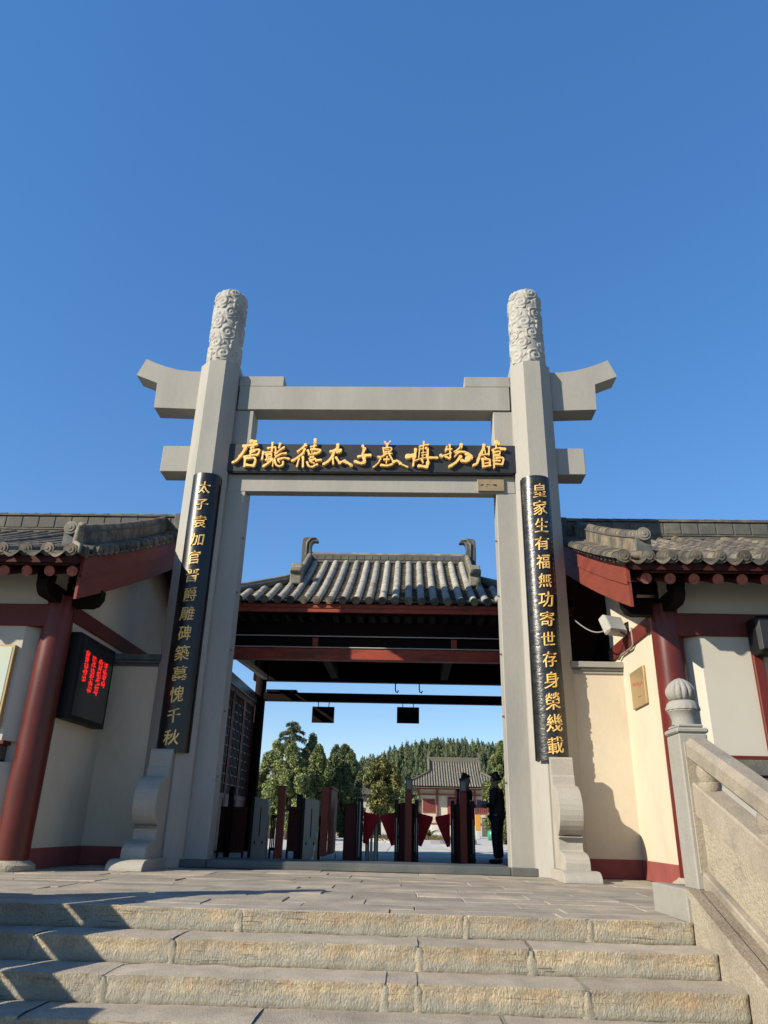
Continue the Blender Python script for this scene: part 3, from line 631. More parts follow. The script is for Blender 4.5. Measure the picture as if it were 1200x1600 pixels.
def disc(q, c, nrm, r, th, n=14):
    c = Vector(c); nrm = Vector(nrm).normalized(); q.tube([c, c + nrm * th], [r, r], n)
    q.tube([c + nrm * th * .9, c + nrm * (th + 0.012)], [r * .72, r * .66], n); q.tube([c + nrm * (th + .01), c + nrm * (th + 0.02)], [r * .3, r * .25], 8)

# ------------------------------------------------------------------ side buildings
def side_building(sg, label):
    t = thing('side_building', label, 'building', (sg * 8, 1, 0))
    X = lambda x: sg * x
    ex = 13.0; vo = 0.13 if sg > 0 else 0.0
    # walls
    wx = 4.38; we = 2.3 if sg < 0 else 0.45
    q = MB(); q.box(X(wx), X(wx + .3), -2.05, we, 0.27, 4.0); 
    q.prism([(-2.05, 4.0), (we, 4.0), (we, 5.05 + (we - .45) * .38), (-2.05, 4.12)], 'x', X(wx + .001), X(wx + .29))
    wall = q.build('side_wall', 'plaster', t)
    q = MB(); q.box(X(wx - .015), X(wx + .31), -2.0, we, 0.0, 0.27, 0.006); q.build('wall_base', 'redbase', t)
    q = MB(); q.box(X(wx - .035), X(wx + .01), -2.1, we, 3.42, 3.66, 0.006); q.build('side_tie_beam', 'red', t)
    q = MB(); q.box(X(wx + .6), X(wx + .9), 0.45, 5.0, 0.0, 5.4); q.box(X(wx + .01), X(wx + .9), we, we + .05, 0, 4.9); q.build('rear_wall', 'darkwood', t)
    # front wall with chamfered reveals
    q = MB(); fy = -2.24
    q.prism([(X(4.74), fy + 0.16), (X(4.92), fy), (X(5.62), fy), (X(5.62), fy + .3), (X(4.5), fy + .3), (X(4.5), fy + .16)], 'z', 1.64, 3.27)
    q.build('front_panel', 'plaster_white', t)
    q = MB(); q.box(X(4.5), X(13), fy + .165, fy + .34, 0.0, 4.2); q.build('wall_core', 'plaster_white', t)
    q = MB(); q.prism([(X(4.74), fy + 0.16), (X(4.92), fy), (X(13), fy), (X(13), fy + .3), (X(4.5), fy + .3), (X(4.5), fy + .16)], 'z', 0.27, 1.36); q.build('lower_wall', 'plaster_white', t)
    q = MB(); q.box(X(4.90), X(13), fy - .03, fy + .2, 0.0, 0.27, 0.005); q.build('wall_base', 'redbase', t)
    q = MB(); q.box(X(4.86), X(13), fy - 0.05, fy + .2, 1.585, 1.638, 0.005); q.build('sill_rail', 'red', t)
    q = MB(); q.box(X(4.90), X(13), fy - 0.10, fy + .2, 1.385, 1.583, 0.008); q.build('stone_sill', 'ridge', t)
    q = MB(); q.box(X(4.90), X(13), fy - 0.04, fy + .2, 1.36, 1.384); q.build('sill_gap', 'black', t)
    q = MB(); q.box(X(5.75), X(13), fy + .02, fy + .2, 1.64, 3.27); q.build('front_panel', 'plaster_white', t)
    q = MB(); q.box(X(5.62), X(5.76), fy - 0.06, fy + .12, 1.64, 3.27, 0.01); q.build('door_post', 'red', t)
    q = MB(); q.box(X(4.5), X(13), fy - 0.04, fy + .2, 3.27, 3.60, 0.012); q.build('lintel_beam', 'red', t)
    q = MB(); q.box(X(4.45), X(13), fy - 0.0, fy + .1, 3.60, 4.30); q.build('frieze_panel', 'plaster_white', t)
    # column with base
    for k, cx in enumerate((4.53, 7.9, 11.3)):
        q = MB(); q.lathe([(0.222, 0.13), (0.220, 1.5), (0.210, 3.75)], (X(cx), -2.08, 0), 40); c = q.build('column', 'column', t, angle=40)
        q = MB(); q.lathe([(0.32, 0.0), (0.33, 0.03), (0.32, 0.075), (0.26, 0.11), (0.245, 0.128)], (X(cx), -2.08, 0), 32); q.build('column_base', 'sand_light', c, angle=40)
        # bracket: block and arms with rounded ends
        q = MB(); pts = [(-0.62, 3.86), (-0.62, 3.74), (-0.56, 3.64), (-0.47, 3.60), (0.47, 3.60), (0.56, 3.64), (0.62, 3.74), (0.62, 3.86)]
        q.prism([(X(cx) + a, z) for a, z in pts], 'y', -2.16, -2.0); q.build('bracket_arm', 'darkwood', c)
        pts = [(-2.80, 3.84), (-2.80, 3.74), (-2.74, 3.66), (-2.66, 3.62), (-1.8, 3.62), (-1.8, 3.84)]
        q = MB(); q.prism(pts, 'x', X(cx - .08), X(cx + .08)); q.build('bracket_arm', 'darkwood', c)
        q = MB()
        for dx in (-0.5, 0, 0.5): q = MB(); q.box(X(cx) + dx - .1, X(cx) + dx + .1, -2.18, -1.98, 3.861, 3.96, 0.01); q.build('bearing_block', 'darkwood', c)
        q = MB(); q.box(X(cx) - .1, X(cx) + .1, -2.78, -2.58, 3.841, 3.94, 0.01); q.build('bearing_block', 'darkwood', c)
        
    q = MB(); q.tube([(X(3.98 - vo), -2.08, 4.03), (X(13), -2.08, 4.03)], 0.10, 12); q.build('purlin', 'darkwood', t)
    q = MB(); q.tube([(X(3.98 - vo), 0.95, 5.42), (X(13), 0.95, 5.42)], 0.12, 12); q.build('purlin', 'darkwood', t)
    q = MB(); q.tube([(X(3.98 - vo), -0.6, 4.72), (X(13), -0.6, 4.72)], 0.10, 12); q.build('purlin', 'darkwood', t)
    # roof body
    EY, RY = -3.15, 1.0
    zr = lambda y: 4.09 + 0.40 * (y - EY) + 0.0125 * (y - EY) ** 2
    def zc(y): return zr(y) if y <= RY else zr(2 * RY - y)
    ys = [EY + (RY - EY) * i / 14 for i in range(15)]; ysb = [RY + (RY - EY) * i / 6 for i in range(7)]
    allp = ys + ysb[1:]
    def slab(x0, x1, dz0, dz1, pts, name, mt):
        q = MB(); n = len(pts); vs = []
        for (x, dz) in ((x0, dz0), (x0, dz1), (x1, dz1), (x1, dz0)): vs += [(X(x), y, zc(y) + dz) for y in pts]
        fs = []
        for k in range(4):
            k2 = (k + 1) % 4
            for i in range(n - 1): fs.append((k * n + i, k * n + i + 1, k2 * n + i + 1, k2 * n + i))
        fs += [(0, n, 2 * n, 3 * n), (n - 1, 2 * n - 1, 3 * n - 1, 4 * n - 1)]
        return q.add(vs, fs).build(name, mt, t)
    slab(3.95 - vo, ex, -0.13, -0.03, allp, 'roof_boards', 'rafter')
    # barge board (two boards with a moulding line) and its shadow edge
    bp_ = [EY + 0.22 + (RY - EY - 0.22) * i / 10 for i in range(11)]
    slab(3.91 - vo, 3.96 - vo, -0.34, -0.06, bp_, 'barge_board', 'redbarge')
    slab(3.925 - vo, 3.965 - vo, -0.68, -0.343, bp_, 'barge_board', 'redbarge')
    bq = [2 * RY - y for y in bp_][::-1]
    slab(3.93 - vo, 3.98 - vo, -0.68, -0.06, bq, 'barge_board', 'redbarge')
    slab(3.905 - vo, 3.94 - vo, -0.365, -0.325, bp_, 'barge_moulding', 'redbarge')
    # rafters
    rr0 = None
    for i in range(27):
        x = 4.02 + i * 0.325
        q = MB(); q.tube([(X(x), -3.0, 3.885), (X(x), -1.9, 4.33)], 0.072, 12); rf = q.build('rafter', 'rafter', t, angle=50)
        q = MB(); q.tube([(X(x), -3.018, 3.878), (X(x), -2.999, 3.885)], 0.075, 14); q.build('rafter_end', 'rafter_end', rf, angle=50)
    q = MB(); q.box(X(3.97), X(ex), -3.10, -3.03, 3.955, 4.03); q.build('eave_board', 'rafter', t)
    q = MB(); q.prism([(-3.06, 3.965), (-1.9, 4.435), (-1.9, 4.46), (-3.06, 3.99)], 'x', X(3.97), X(ex)); q.build('eave_soffit', 'rafter', t)
    # pan tiles: stepped concave courses between the cover rows
    q = MB(); xs0 = 4.02
    for i in range(27):
        x = xs0 + (i + 0.5) * 0.325
        if x > ex: break
        nst = 18
        for s in range(nst):
            ya = EY - 0.05 + (RY - EY) * s / nst; yb_ = EY - 0.05 + (RY - EY) * (s + 1.15) / nst
            vs = []
            for (yy, dz) in ((ya, 0.035), (yb_, 0.012)):
                for k in range(5):
                    u = -1 + 2 * k / 4; vs.append((X(x + u * 0.12), yy, zc(min(yy, RY)) + dz + 0.045 * u * u - 0.03))
            q.add(vs, [(k, k + 1, 6 + k, 5 + k) for k in range(4)] + [(0, 1, 2, 3, 4)])
    q.build('pan_tiles', 'tile_dark', t, kind='stuff', recalc=False)
    # cover rows, each its own part, with end tile and drip tile
    first = None; e0 = d0 = None
    for i in range(-1 if sg > 0 else 0, 28):
        x = xs0 + i * 0.325
        if x > ex + .05: break
        if first is None or i % 4 == 0:
            pth = [(X(x), y, zc(y) + 0.03) for y in ys]; q = tile_row_mesh(pth, 0.085, 0.30)
            first = q.build('tile_row', 'tile', t, angle=50, recalc=False); fx = x; o = first
        else:
            o = sub(first, 'tile_row', Vector(WM[first.name]) + Vector((sg * (x - fx) + random.uniform(-.015, .015), random.uniform(-.03, .01), random.uniform(-.012, .012))), t)
        if e0 is None:
            q = MB(); disc(q, (X(x), EY + 0.0, zc(EY) + 0.055), (0, -1, -0.05), 0.096, 0.05, 18); e0 = q.build('end_tile', 'tile', t, angle=40); ex0 = x
            q = MB(); vs = []
            xm = x + 0.1625
            for (yy, dz) in ((EY - 0.10, 0), (EY + 0.06, 0.05)):
                for k in range(9):
                    u = -1 + 2 * k / 8; vs.append((X(xm + u * 0.125), yy, zc(EY) - 0.035 + dz + 0.045 * u * u))
            vs += [(X(xm + (-1 + 2 * k / 8) * 0.125), EY - 0.105, zc(EY) - 0.038 + 0.045 * (-1 + 2 * k / 8) ** 2 - 0.05 * (1 - abs(-1 + 2 * k / 8) ** 1.5)) for k in range(9)]
            q.add(vs, [(k, k + 1, 10 + k, 9 + k) for k in range(8)] + [(k, k + 1, 19 + k, 18 + k) for k in range(8)])
            d0 = q.build('drip_tile', 'tile', t, recalc=False)
        else:
            sub(e0, 'end_tile', Vector(WM[e0.name]) + Vector((sg * (x - ex0), random.uniform(-.02, .02), random.uniform(-.012, .012))), t)
            sub(d0, 'drip_tile', Vector(WM[d0.name]) + Vector((sg * (x - ex0), random.uniform(-.015, .015), random.uniform(-.01, .01))), t)
    # verge tiles along the barge, pointing outwards
    q = MB(); q.tube([(X(4.12 - vo), 0, 0.03), (X(3.86 - vo), 0, -0.01)], [0.070, 0.078], 12); disc(q, (X(3.862 - vo), 0, -0.01), (-sg, 0, 0), 0.082, 0.02, 14)
    v0 = q.build('verge_tile', 'tile', t, angle=40); v0.location = Vector(v0.location)
    base = Vector(WM[v0.name]); n = 21
    for i in range(n):
        y = EY + 0.12 + (RY - EY - 0.12) * i / (n - 1); p = base + Vector((0, y, zc(y) + 0.035))
        if i == 0: v0.location = p; WM[v0.name] = p
        else: sub(v0, 'verge_tile', p + Vector((random.uniform(-.01, .01), 0, random.uniform(-.008, .008))), t, (0, 0, random.uniform(-.04, .04)))
    q = MB()
    for i in range(n - 1):
        y = EY + 0.22 + (RY - EY - 0.12) * i / (n - 1)
        q.obox(Matrix.Translation((X(3.93 - vo), y, zc(y) - 0.025)) @ Matrix.Rotation(R(24), 4, 'X'), (0.24, 0.13, 0.02))
    q.build('verge_drip_tiles', 'tile', t)
    # descending ridge
    dr = [EY + 0.35 + (RY - EY - 0.35) * i / 10 for i in range(11)]
    slab(4.14 - vo, 4.34 - vo, 0.03, 0.33, dr, 'descending_ridge', 'tile')
    slab(4.12 - vo, 4.36 - vo, 0.331, 0.355, dr, 'ridge_course', 'ridge')
    pth = [(X(4.24 - vo), y, zc(y) + 0.355) for y in dr]; tile_row_mesh(pth, 0.085, 0.28).build('ridge_cover', 'tile', t, angle=50, recalc=False)
    q = MB(); disc(q, (X(4.24 - vo), dr[0] - 0.02, zc(dr[0]) + 0.37), (0, -1, 0), 0.10, 0.05, 18); q.build('end_tile', 'tile_light', t, angle=40)
    q = MB(); q.box(X(4.13 - vo), X(4.35 - vo), dr[0] - .02, dr[0] + .02, zc(dr[0]) + 0.0, zc(dr[0]) + .35, 0.008); q.build('ridge_stop', 'blueslate', t)
    # corner ornament (small crouching figure shape on the left, round tile on the right)
    if sg < 0:
        q = MB(); q.tube([(X(4.02), EY + .28, zc(EY) + .06), (X(4.0), EY + .10, zc(EY) + .2), (X(3.97), EY + .02, zc(EY) + .34), (X(3.92), EY - .06, zc(EY) + .42), (X(3.84), EY - .12, zc(EY) + .40)], [.06, .075, .055, .045, .02], 10)
        q.tube([(X(4.0), EY + .05, zc(EY) + .18), (X(3.90), EY - .02, zc(EY) + .12), (X(3.88), EY - .05, zc(EY) + .0)], [.04, .03, .02], 8)
        q.tube([(X(3.97), EY + .0, zc(EY) + .34), (X(4.02), EY + .08, zc(EY) + .45)], [.03, .015], 6)
        q.build('corner_ornament', 'tile_light', t, smooth=True)
    # main ridge
    q = MB(); q.box(X(3.90 - vo), X(ex), RY - .11, RY + .11, 5.98, 6.34, 0.01); rg = q.build('main_ridge', 'ridge', t)
    for (za, zb_, e) in ((6.345, 6.375, 0.14), (6.05, 6.07, 0.125)):
        q = MB(); q.box(X(3.89), X(ex), RY - e, RY + e, za, zb_); q.build('ridge_course', 'tile', rg)
    pth = [(X(3.92) if True else 0, RY, 6.375), (X(ex), RY, 6.375)]; tile_row_mesh(pth, 0.075, 0.30, side=Vector((0, 1, 0))).build('ridge_cover', 'tile', rg, angle=50, recalc=False)
    q = MB(); q.box(X(3.80 - vo), X(4.02 - vo), RY - .15, RY + .15, 5.85, 6.42, 0.02); q.build('ridge_end', 'blueslate', rg)
    for i in range(26):                                     # moulded panels along the ridge face
        x = 4.1 + i * 0.34
        q = MB(); q.box(X(x), X(x + .31), RY - .122, RY - .108, 6.09, 6.32, 0.006); q.build('ridge_panel', 'ridge', rg)
    return t
side_building(-1, 'shaded side building left of the archway with red columns and grey tiled gable roof')
side_building(1, 'sunlit cream-walled side building right of the archway with grey tiled gable roof')

def corner_wall(sg, label):
    t = thing('link_wall', label, 'wall', (sg * 3.95, 0.05, 0), 'link walls between pillars and side buildings')
    x0, x1 = sg * 3.50, sg * 4.38
    q = MB(); q.box(x0, x1, -0.19, 0.35, 0.27, 3.10); q.build('wall_face', 'plaster', t)
    q = MB(); q.box(x0, x1, -0.205, 0.35, 0.0, 0.27, 0.005); q.build('wall_base', 'redbase', t)
    for (a, bb, e) in ((3.101, 3.15, 0.215), (3.151, 3.20, 0.24), (3.201, 3.30, 0.27)):
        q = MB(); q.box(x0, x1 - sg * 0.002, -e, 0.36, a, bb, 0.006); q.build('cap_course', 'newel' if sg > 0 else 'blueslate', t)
    q = MB(); q.box(x0, x1 - sg * .002, -0.235, -0.243, 3.16, 3.19); q.build('cap_moulding', 'ridge', t)
corner_wall(-1, 'shaded white plaster wall with grey cap between left pillar and left building')
corner_wall(1, 'sunlit cream plaster wall with grey brick cap between right pillar and right building')

# things on the side buildings
led = thing('led_display', 'black led display box with red columns of text on the shaded left wall', 'display', (-4.28, -1.2, 2.0))
q = MB(); q.box(-4.375, -4.20, -1.93, -0.52, 2.0, 3.27, 0.01); q.build('casing', 'black', led)
q = MB(); q.box(-4.199, -4.196, -1.80, -0.60, 2.07, 3.20); q.build('screen', 'glass_dark', led)
q = MB(); random.seed(21)
for (yc, zt, zb_) in ((-1.60, 3.02, 2.58), (-1.34, 3.00, 2.42), (-1.08, 3.0, 2.48), (-0.86, 2.98, 2.60)):
    z = zt - .02
    while z > zb_:
        for k in range(24):
            a = yc + random.uniform(-.07, .07); z2 = z + random.uniform(-.04, .04); ln = random.uniform(.015, .055)
            if random.random() < .6: q.box(-4.195, -4.1945 + k * .0002, a - ln / 2, a + ln / 2, z2, z2 + .011)
            else: q.box(-4.195, -4.1943 + k * .0002, a, a + .011, z2 - ln / 2, z2 + ln / 2)
        z -= 0.095
q.build('red_text', 'led', led, kind='stuff')

bd = thing('notice_board', 'cream notice board in a thin gold frame on the far left wall', 'notice board', (-5.8, -2.1, 1.8))
q = MB(); q.box(-7.3, -4.97, -2.32, -2.23, 1.80, 2.97, 0.006); q.build('frame', 'posterframe', bd)
q = MB(); q.box(-7.28, -5.01, -2.325, -2.31, 1.83, 2.94); q.build('paper', 'poster', bd)
q = MB(); random.seed(4)
for k in range(13):
    for (xa, xb, zq) in ((-5.42, -5.36, 2.80), (-5.34, -5.28, 2.80)):
        a = random.uniform(xa, xb - .02); q.box(a, a + .03, -2.329, -2.324, zq + random.uniform(-.03, .03), zq + .01 + random.uniform(-.03, .03) + .01)
for r_ in range(12):
    x = -5.25
    while x > -7.1:
        ww = random.uniform(.03, .12); q.box(x - ww, x, -2.329, -2.324, 2.66 - r_ * 0.06, 2.668 - r_ * 0.06); x -= ww + .03
q.build('faded_writing', 'posterframe', bd)

bp2 = thing('brass_plaque', 'brass plaque with faded red mark on the sunlit right wall', 'plaque', (4.36, -1.02, 2.45))
q = MB(); q.box(4.34, 4.378, -1.39, -0.68, 2.45, 3.02, 0.006); q.build('plate', 'brass', bp2)
q = MB(); random.seed(6)
for k in range(16):
    yy = -1.28 + k * .03; zz_ = 2.74 + .004 * k + random.uniform(-.03, .03); q.box(4.3385, 4.342, yy, yy + .025, zz_, zz_ + .035)
q.build('red_mark', 'rust', bp2)
q = MB()
for k in range(4): q.box(4.3385, 4.342, -1.16 + k * .035, -1.145 + k * .035, 2.585, 2.60)
q.build('engraved_writing', 'ink', bp2)

fl = thing('floodlight', 'square off-white floodlight on a bracket at the top of the sunlit right wall', 'floodlight', (4.2, -0.75, 3.7))
mt_ = Matrix.Translation((4.12, -0.80, 3.78)) @ Matrix.Rotation(R(25), 4, 'Z') @ Matrix.Rotation(R(-25), 4, 'X')
q = MB(); q.obox(mt_, (0.40, 0.16, 0.34), 0.03); q.build('housing', 'lamp', fl)
q = MB(); q.obox(mt_ @ Matrix.Translation((0, -0.085, 0)), (0.33, 0.012, 0.27), 0.005); q.build('lens', 'paper', fl)
q = MB(); q.tube([(4.30, -0.80, 3.80), (4.37, -0.78, 3.86), (4.375, -0.78, 3.60)], 0.02, 8); q.tube([(4.20, -0.90, 3.66), (4.30, -0.9, 3.60), (4.375, -0.9, 3.66)], 0.015, 8); q.build('bracket', 'black', fl)
cb = MB(); pts = []
for i in range(13):
    s = i / 12; pts.append((3.62 + 0.42 * s, -0.25 - 0.45 * s, 4.02 - 0.30 * math.sin(s * math.pi * .62) ))
cb.tube(pts, 0.012, 6); tag(cb.build('power_cable', 'cable', smooth=True), 'thin grey cable sagging from the right pillar to the floodlight', 'cable')
cb = MB(); cb.tube([(4.355, -1.0, 3.70), (4.34, -1.05, 3.42), (4.34, -0.95, 3.385), (4.34, -0.35, 3.40), (4.34, -0.18, 3.36)], 0.018, 8); tag(cb.build('conduit_pipe', 'cable', smooth=True), 'pale conduit pipe bending along the red beam under the floodlight', 'pipe')
sp = thing('wall_speaker', 'black box speaker hung under the eave at the far right', 'speaker', (5.85, -2.4, 3.0))
q = MB(); q.box(5.60, 6.15, -2.60, -2.25, 2.98, 3.5, 0.04); q.build('cabinet', 'black', sp)
q = MB(); q.box(5.64, 6.11, -2.608, -2.59, 3.03, 3.45, 0.004); q.build('grille', 'sign', sp)

# ------------------------------------------------------------------ gatehouse behind the arch
GX = 0.2
GS = 1.027                                                   # the gatehouse is drawn at full size and enlarged slightly once here
gh = thing('gatehouse', 'open timber gatehouse with grey tiled hip-and-gable roof behind the archway', 'gatehouse', (GX, 5.5, 0))
EY, RY, EX, GB = 1.95, 5.5, 3.95, 2.12
zq = lambda d: 4.93 + 0.50 * d + 0.026 * d * d
def gsurf(x, y):                                            # height of the roof above (x, y)
    dy = min(y - EY, 2 * RY - EY - y); dx = EX - abs(x - GX)
    return zq(max(0, dy)) if abs(x - GX) <= GB else zq(max(0, min(dy, dx)))
def lift(x): 
    return 0.10 * max(0, (abs(x - GX) - 2.6) / 1.35) ** 2
# roof boards: front/back slopes and side slopes
q = MB(); NX, NY = 44, 28
def fr(u, v):
    x = GX - EX + 2 * EX * u; y = EY + (2 * RY - 2 * EY) * v; return (x, y, gsurf(x, y) - 0.06 + lift(x) * max(0, 1 - (y - EY)))
q.grid(fr, NX, NY); q.grid(lambda u, v: tuple(Vector(fr(u, v)) - Vector((0, 0, 0.08))), NX, NY); q.build('roof_boards', 'tile_dark', gh, recalc=False)
# gable walls above the side slopes
for sg in (-1, 1):
    d0_ = EX - GB; y0 = EY + d0_; y1 = 2 * RY - y0
    q = MB(); q.prism([(y0, zq(d0_) - .2), (y1, zq(d0_) - .2), (RY, zq(RY - EY) - .05)], 'x', GX + sg * (GB - .12), GX + sg * (GB - .02)); q.build('gable_wall', 'redboard', gh)
sp_ = 0.272; nrow = int(EX / sp_); ge0 = None
random.seed(9)
for i in range(-nrow, nrow + 1):
    x = GX + i * sp_; ax = abs(x - GX)
    dmax = (RY - EY) if ax < GB - .02 else min(RY - EY, EX - ax)
    if dmax < 0.15: continue
    n = max(2, int(dmax / .25)); pth = [(x, EY + dmax * j / n, zq(dmax * j / n) - 0.01 + lift(x) * max(0, 1 - dmax * j / n)) for j in range(n + 1)]
    q = tile_row_mesh(pth, 0.080, 0.24); jx = random.uniform(-.012, .012); q.v = [(a + jx + random.uniform(-.004, .004), b_, c + .012 * noise.noise(Vector((a * 3, b_ * 4, 1)))) for a, b_, c in q.v]
    q.build('tile_row', 'tile_pale', gh, angle=50, recalc=False)
    p = Vector((x, EY - .03, zq(0) + .01 + lift(x)))
    if ge0 is None:
        q = MB(); disc(q, p, (0, -1, 0), 0.086, 0.03, 14); ge0 = q.build('end_tile', 'tile', gh, angle=40); gp = p
    else: sub(ge0, 'end_tile', Vector(WM[ge0.name]) + (p - gp), gh)
for sg in (-1, 1):                                          # side slope rows
    for k in range(1, 34):
        y = EY + k * 0.212
        dm = min(EX - GB, y - EY, 2 * RY - EY - y)
        if dm < .15: continue
        pth = [(GX + sg * (EX - dm * j / 6), y, zq(dm * j / 6) - 0.01) for j in range(7)]
        tile_row_mesh(pth, 0.062, 0.22, side=Vector((0, 1, 0))).build('side_tile_row', 'tile', gh, angle=50, recalc=False)
q = MB()                                                    # pan tile steps between rows
for i in range(-nrow, nrow):
    x = GX + (i + .5) * sp_; ax = abs(x - GX); dmax = (RY - EY) if ax < GB else EX - ax
    s = 0
    while s < dmax:
        vs = []
        for (d, dz) in ((s - .02, 0.02), (min(s + .17, dmax), 0.0)):
            for k in range(3): u = k - 1; vs.append((x + u * .075, EY + d, zq(max(d, 0)) + dz - 0.04 + 0.02 * abs(u) + lift(x) * max(0, 1 - d)))
        q.add(vs, [(0, 1, 4, 3), (1, 2, 5, 4), (0, 1, 2)]); s += 0.15
q.build('pan_tiles', 'tile', gh, kind='stuff', recalc=False)
# ridges
q = MB(); zt = zq(RY - EY); q.box(GX - GB, GX + GB, RY - .1, RY + .1, zt - .05, zt + 0.17, 0.01); mr = q.build('main_ridge', 'ridge', gh)
tile_row_mesh([(GX - GB, RY, zt + .18), (GX + GB, RY, zt + .18)], 0.08, 0.28, side=Vector((0, 1, 0))).build('ridge_cover', 'tile_light', mr, angle=50, recalc=False)
for i in range(20):
    x = GX - GB + .06 + i * .208; q = MB(); q.box(x, x + .19, RY - .112, RY - .098, zt + .03, zt + .14, 0.004); q.build('ridge_panel', 'ridge', mr)
for sg in (-1, 1):
    # owl-tail ridge ornament
    q = MB(); bx = GX + sg * (GB - .02)
    pts = [(0.16, -.3), (-0.14, -.3), (-0.15, 0.30), (-0.14, 0.58), (-0.09, 0.64), (0.08, 0.66), (0.22, 0.62), (0.30, 0.54), (0.27, 0.50), (0.17, 0.52), (0.12, 0.45), (0.11, 0.34), (0.13, 0.24)]
    q.prism([(bx - sg * (a - .05), zt + .02 + z) for a, z in pts], 'y', RY - .09, RY + .09); o = q.build('ridge_ornament', 'blueslate', mr)
    bv = o.modifiers.new('bevel', 'BEVEL'); bv.width = .03; bv.segments = 2; bv.limit_method = 'ANGLE'
    q = MB(); q.tube([(bx - sg * .18, RY - .1, zt + .62), (bx - sg * .04, RY - .1, zt + .63), (bx + sg * .06, RY - .1, zt + .50), (bx + sg * .06, RY - .1, zt + .1)], [.02, .028, .028, .02], 8); q.build('ornament_rib', 'tile_light', o, smooth=True)
    # descending ridge and hip ridge
    xg = GX + sg * (GB - .05); dd = EX - GB
    pa = [(xg, RY - (RY - EY - dd + .28) * j / 8, zq(RY - EY - (RY - EY - dd + .28) * j / 8) + .03) for j in range(9)]
    q = MB()
    for j in range(8):
        a = Vector(pa[j]); b_ = Vector(pa[j + 1]); m_ = (a + b_) / 2; L_ = (b_ - a).length; an = math.atan2(b_.z - a.z, b_.y - a.y)
        q.obox(Matrix.Translation(m_ + Vector((0, 0, .07))) @ Matrix.Rotation(an, 4, 'X'), (.16, L_ + .01, .16), .01)
    q.build('descending_ridge', 'ridge', gh)
    tile_row_mesh([Vector(p) + Vector((0, 0, .15)) for p in reversed(pa)], 0.07, 0.25).build('ridge_cover', 'tile_light', gh, angle=50, recalc=False)
    # vertical end ornament
    e = Vector(pa[-1]); q = MB(); pts = [(-.16, -.05), (.22, -.05), (.20, .30), (.12, .48), (.02, .52), (-.02, .42), (-.08, .36), (-.20, .34), (-.24, .24), (-.14, .18)]
    q.prism([(e.y + a, e.z + z) for a, z in pts], 'x', e.x - .13, e.x + .13); o = q.build('ridge_end_ornament', 'tile_light', gh)
    bv = o.modifiers.new('bevel', 'BEVEL'); bv.width = .025; bv.segments = 2; bv.limit_method = 'ANGLE'
    for yy0, sy in ((EY, 1), (2 * RY - EY, -1)):
        ph = [(GX + sg * (EX - dd * j / 8), yy0 + sy * dd * j / 8, zq(dd * j / 8) + .04 + lift(GX + sg * (EX - dd * j / 8)) * max(0, 1 - dd * j / 8)) for j in range(9)]
        q = MB(); q.tube([Vector(p) + Vector((0, 0, .03)) for p in ph], .085, 8); q.build('hip_ridge', 'blueslate', gh, smooth=True)
        q = MB(); q.tube([Vector(p) + Vector((0, 0, .12)) for p in ph], .05, 8); q.build('hip_cover', 'tile_light', gh, smooth=True)
# eave fascia, rafters
q = MB(); q.box(GX - EX + .05, GX + EX - .05, EY + .02, EY + .08, 4.70, 4.88, 0.005); q.build('fascia_board', 'redboard', gh)
q = MB(); q.box(GX - EX + .05, GX + EX - .05, 2 * RY - EY - .08, 2 * RY - EY - .02, 4.72, 4.86, 0.005); q.build('fascia_board', 'redboard', gh)
rf0 = None
for i in range(30):
    x = GX - EX + .25 + i * .257
    if rf0 is None:
        q = MB(); q.box(x - .045, x + .045, EY + .09, 3.3, 4.66, 4.75); rf0 = q.build('rafter', 'darkwood', gh); rx = x
    else: sub(rf0, 'rafter', Vector(WM[rf0.name]) + Vector((x - rx, 0, 0)), gh)
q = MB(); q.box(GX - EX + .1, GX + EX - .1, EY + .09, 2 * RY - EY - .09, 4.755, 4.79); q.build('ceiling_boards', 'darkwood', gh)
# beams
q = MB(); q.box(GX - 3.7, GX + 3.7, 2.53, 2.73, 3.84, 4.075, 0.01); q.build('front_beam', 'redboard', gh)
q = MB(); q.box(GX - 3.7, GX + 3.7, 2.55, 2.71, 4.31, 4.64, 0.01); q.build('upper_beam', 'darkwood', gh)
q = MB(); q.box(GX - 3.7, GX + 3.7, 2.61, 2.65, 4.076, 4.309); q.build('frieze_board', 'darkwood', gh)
q = MB(); q.tube([(GX - 3.65, 2.515, 4.09), (GX + 3.65, 2.515, 4.09)], 0.012, 6); q.tube([(GX - 3.65, 2.52, 4.33), (GX + 3.65, 2.52, 4.33)], 0.012, 6); q.build('light_strip', 'whitepanel', gh)
for x in (-1.22, 1.71):
    q = MB(); q.box(x - .06, x + .06, 2.56, 2.60, 4.077, 4.309, .005); q.build('strut', 'redboard', gh)
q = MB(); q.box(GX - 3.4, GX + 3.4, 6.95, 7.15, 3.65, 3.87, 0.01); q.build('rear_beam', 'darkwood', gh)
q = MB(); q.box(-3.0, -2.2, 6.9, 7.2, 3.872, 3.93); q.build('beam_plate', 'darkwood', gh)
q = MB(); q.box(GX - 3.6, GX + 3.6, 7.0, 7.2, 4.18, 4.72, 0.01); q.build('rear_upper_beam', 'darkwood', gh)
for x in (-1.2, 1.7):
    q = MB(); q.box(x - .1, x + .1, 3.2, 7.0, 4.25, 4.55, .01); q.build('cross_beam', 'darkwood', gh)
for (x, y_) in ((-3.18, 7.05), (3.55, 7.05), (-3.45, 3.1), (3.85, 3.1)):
    q = MB(); q.tube([(x, y_, 0), (x, y_, 4.7)], 0.145 if y_ > 5 else .17, 20); q.build('column', 'darkwood', gh, angle=40)
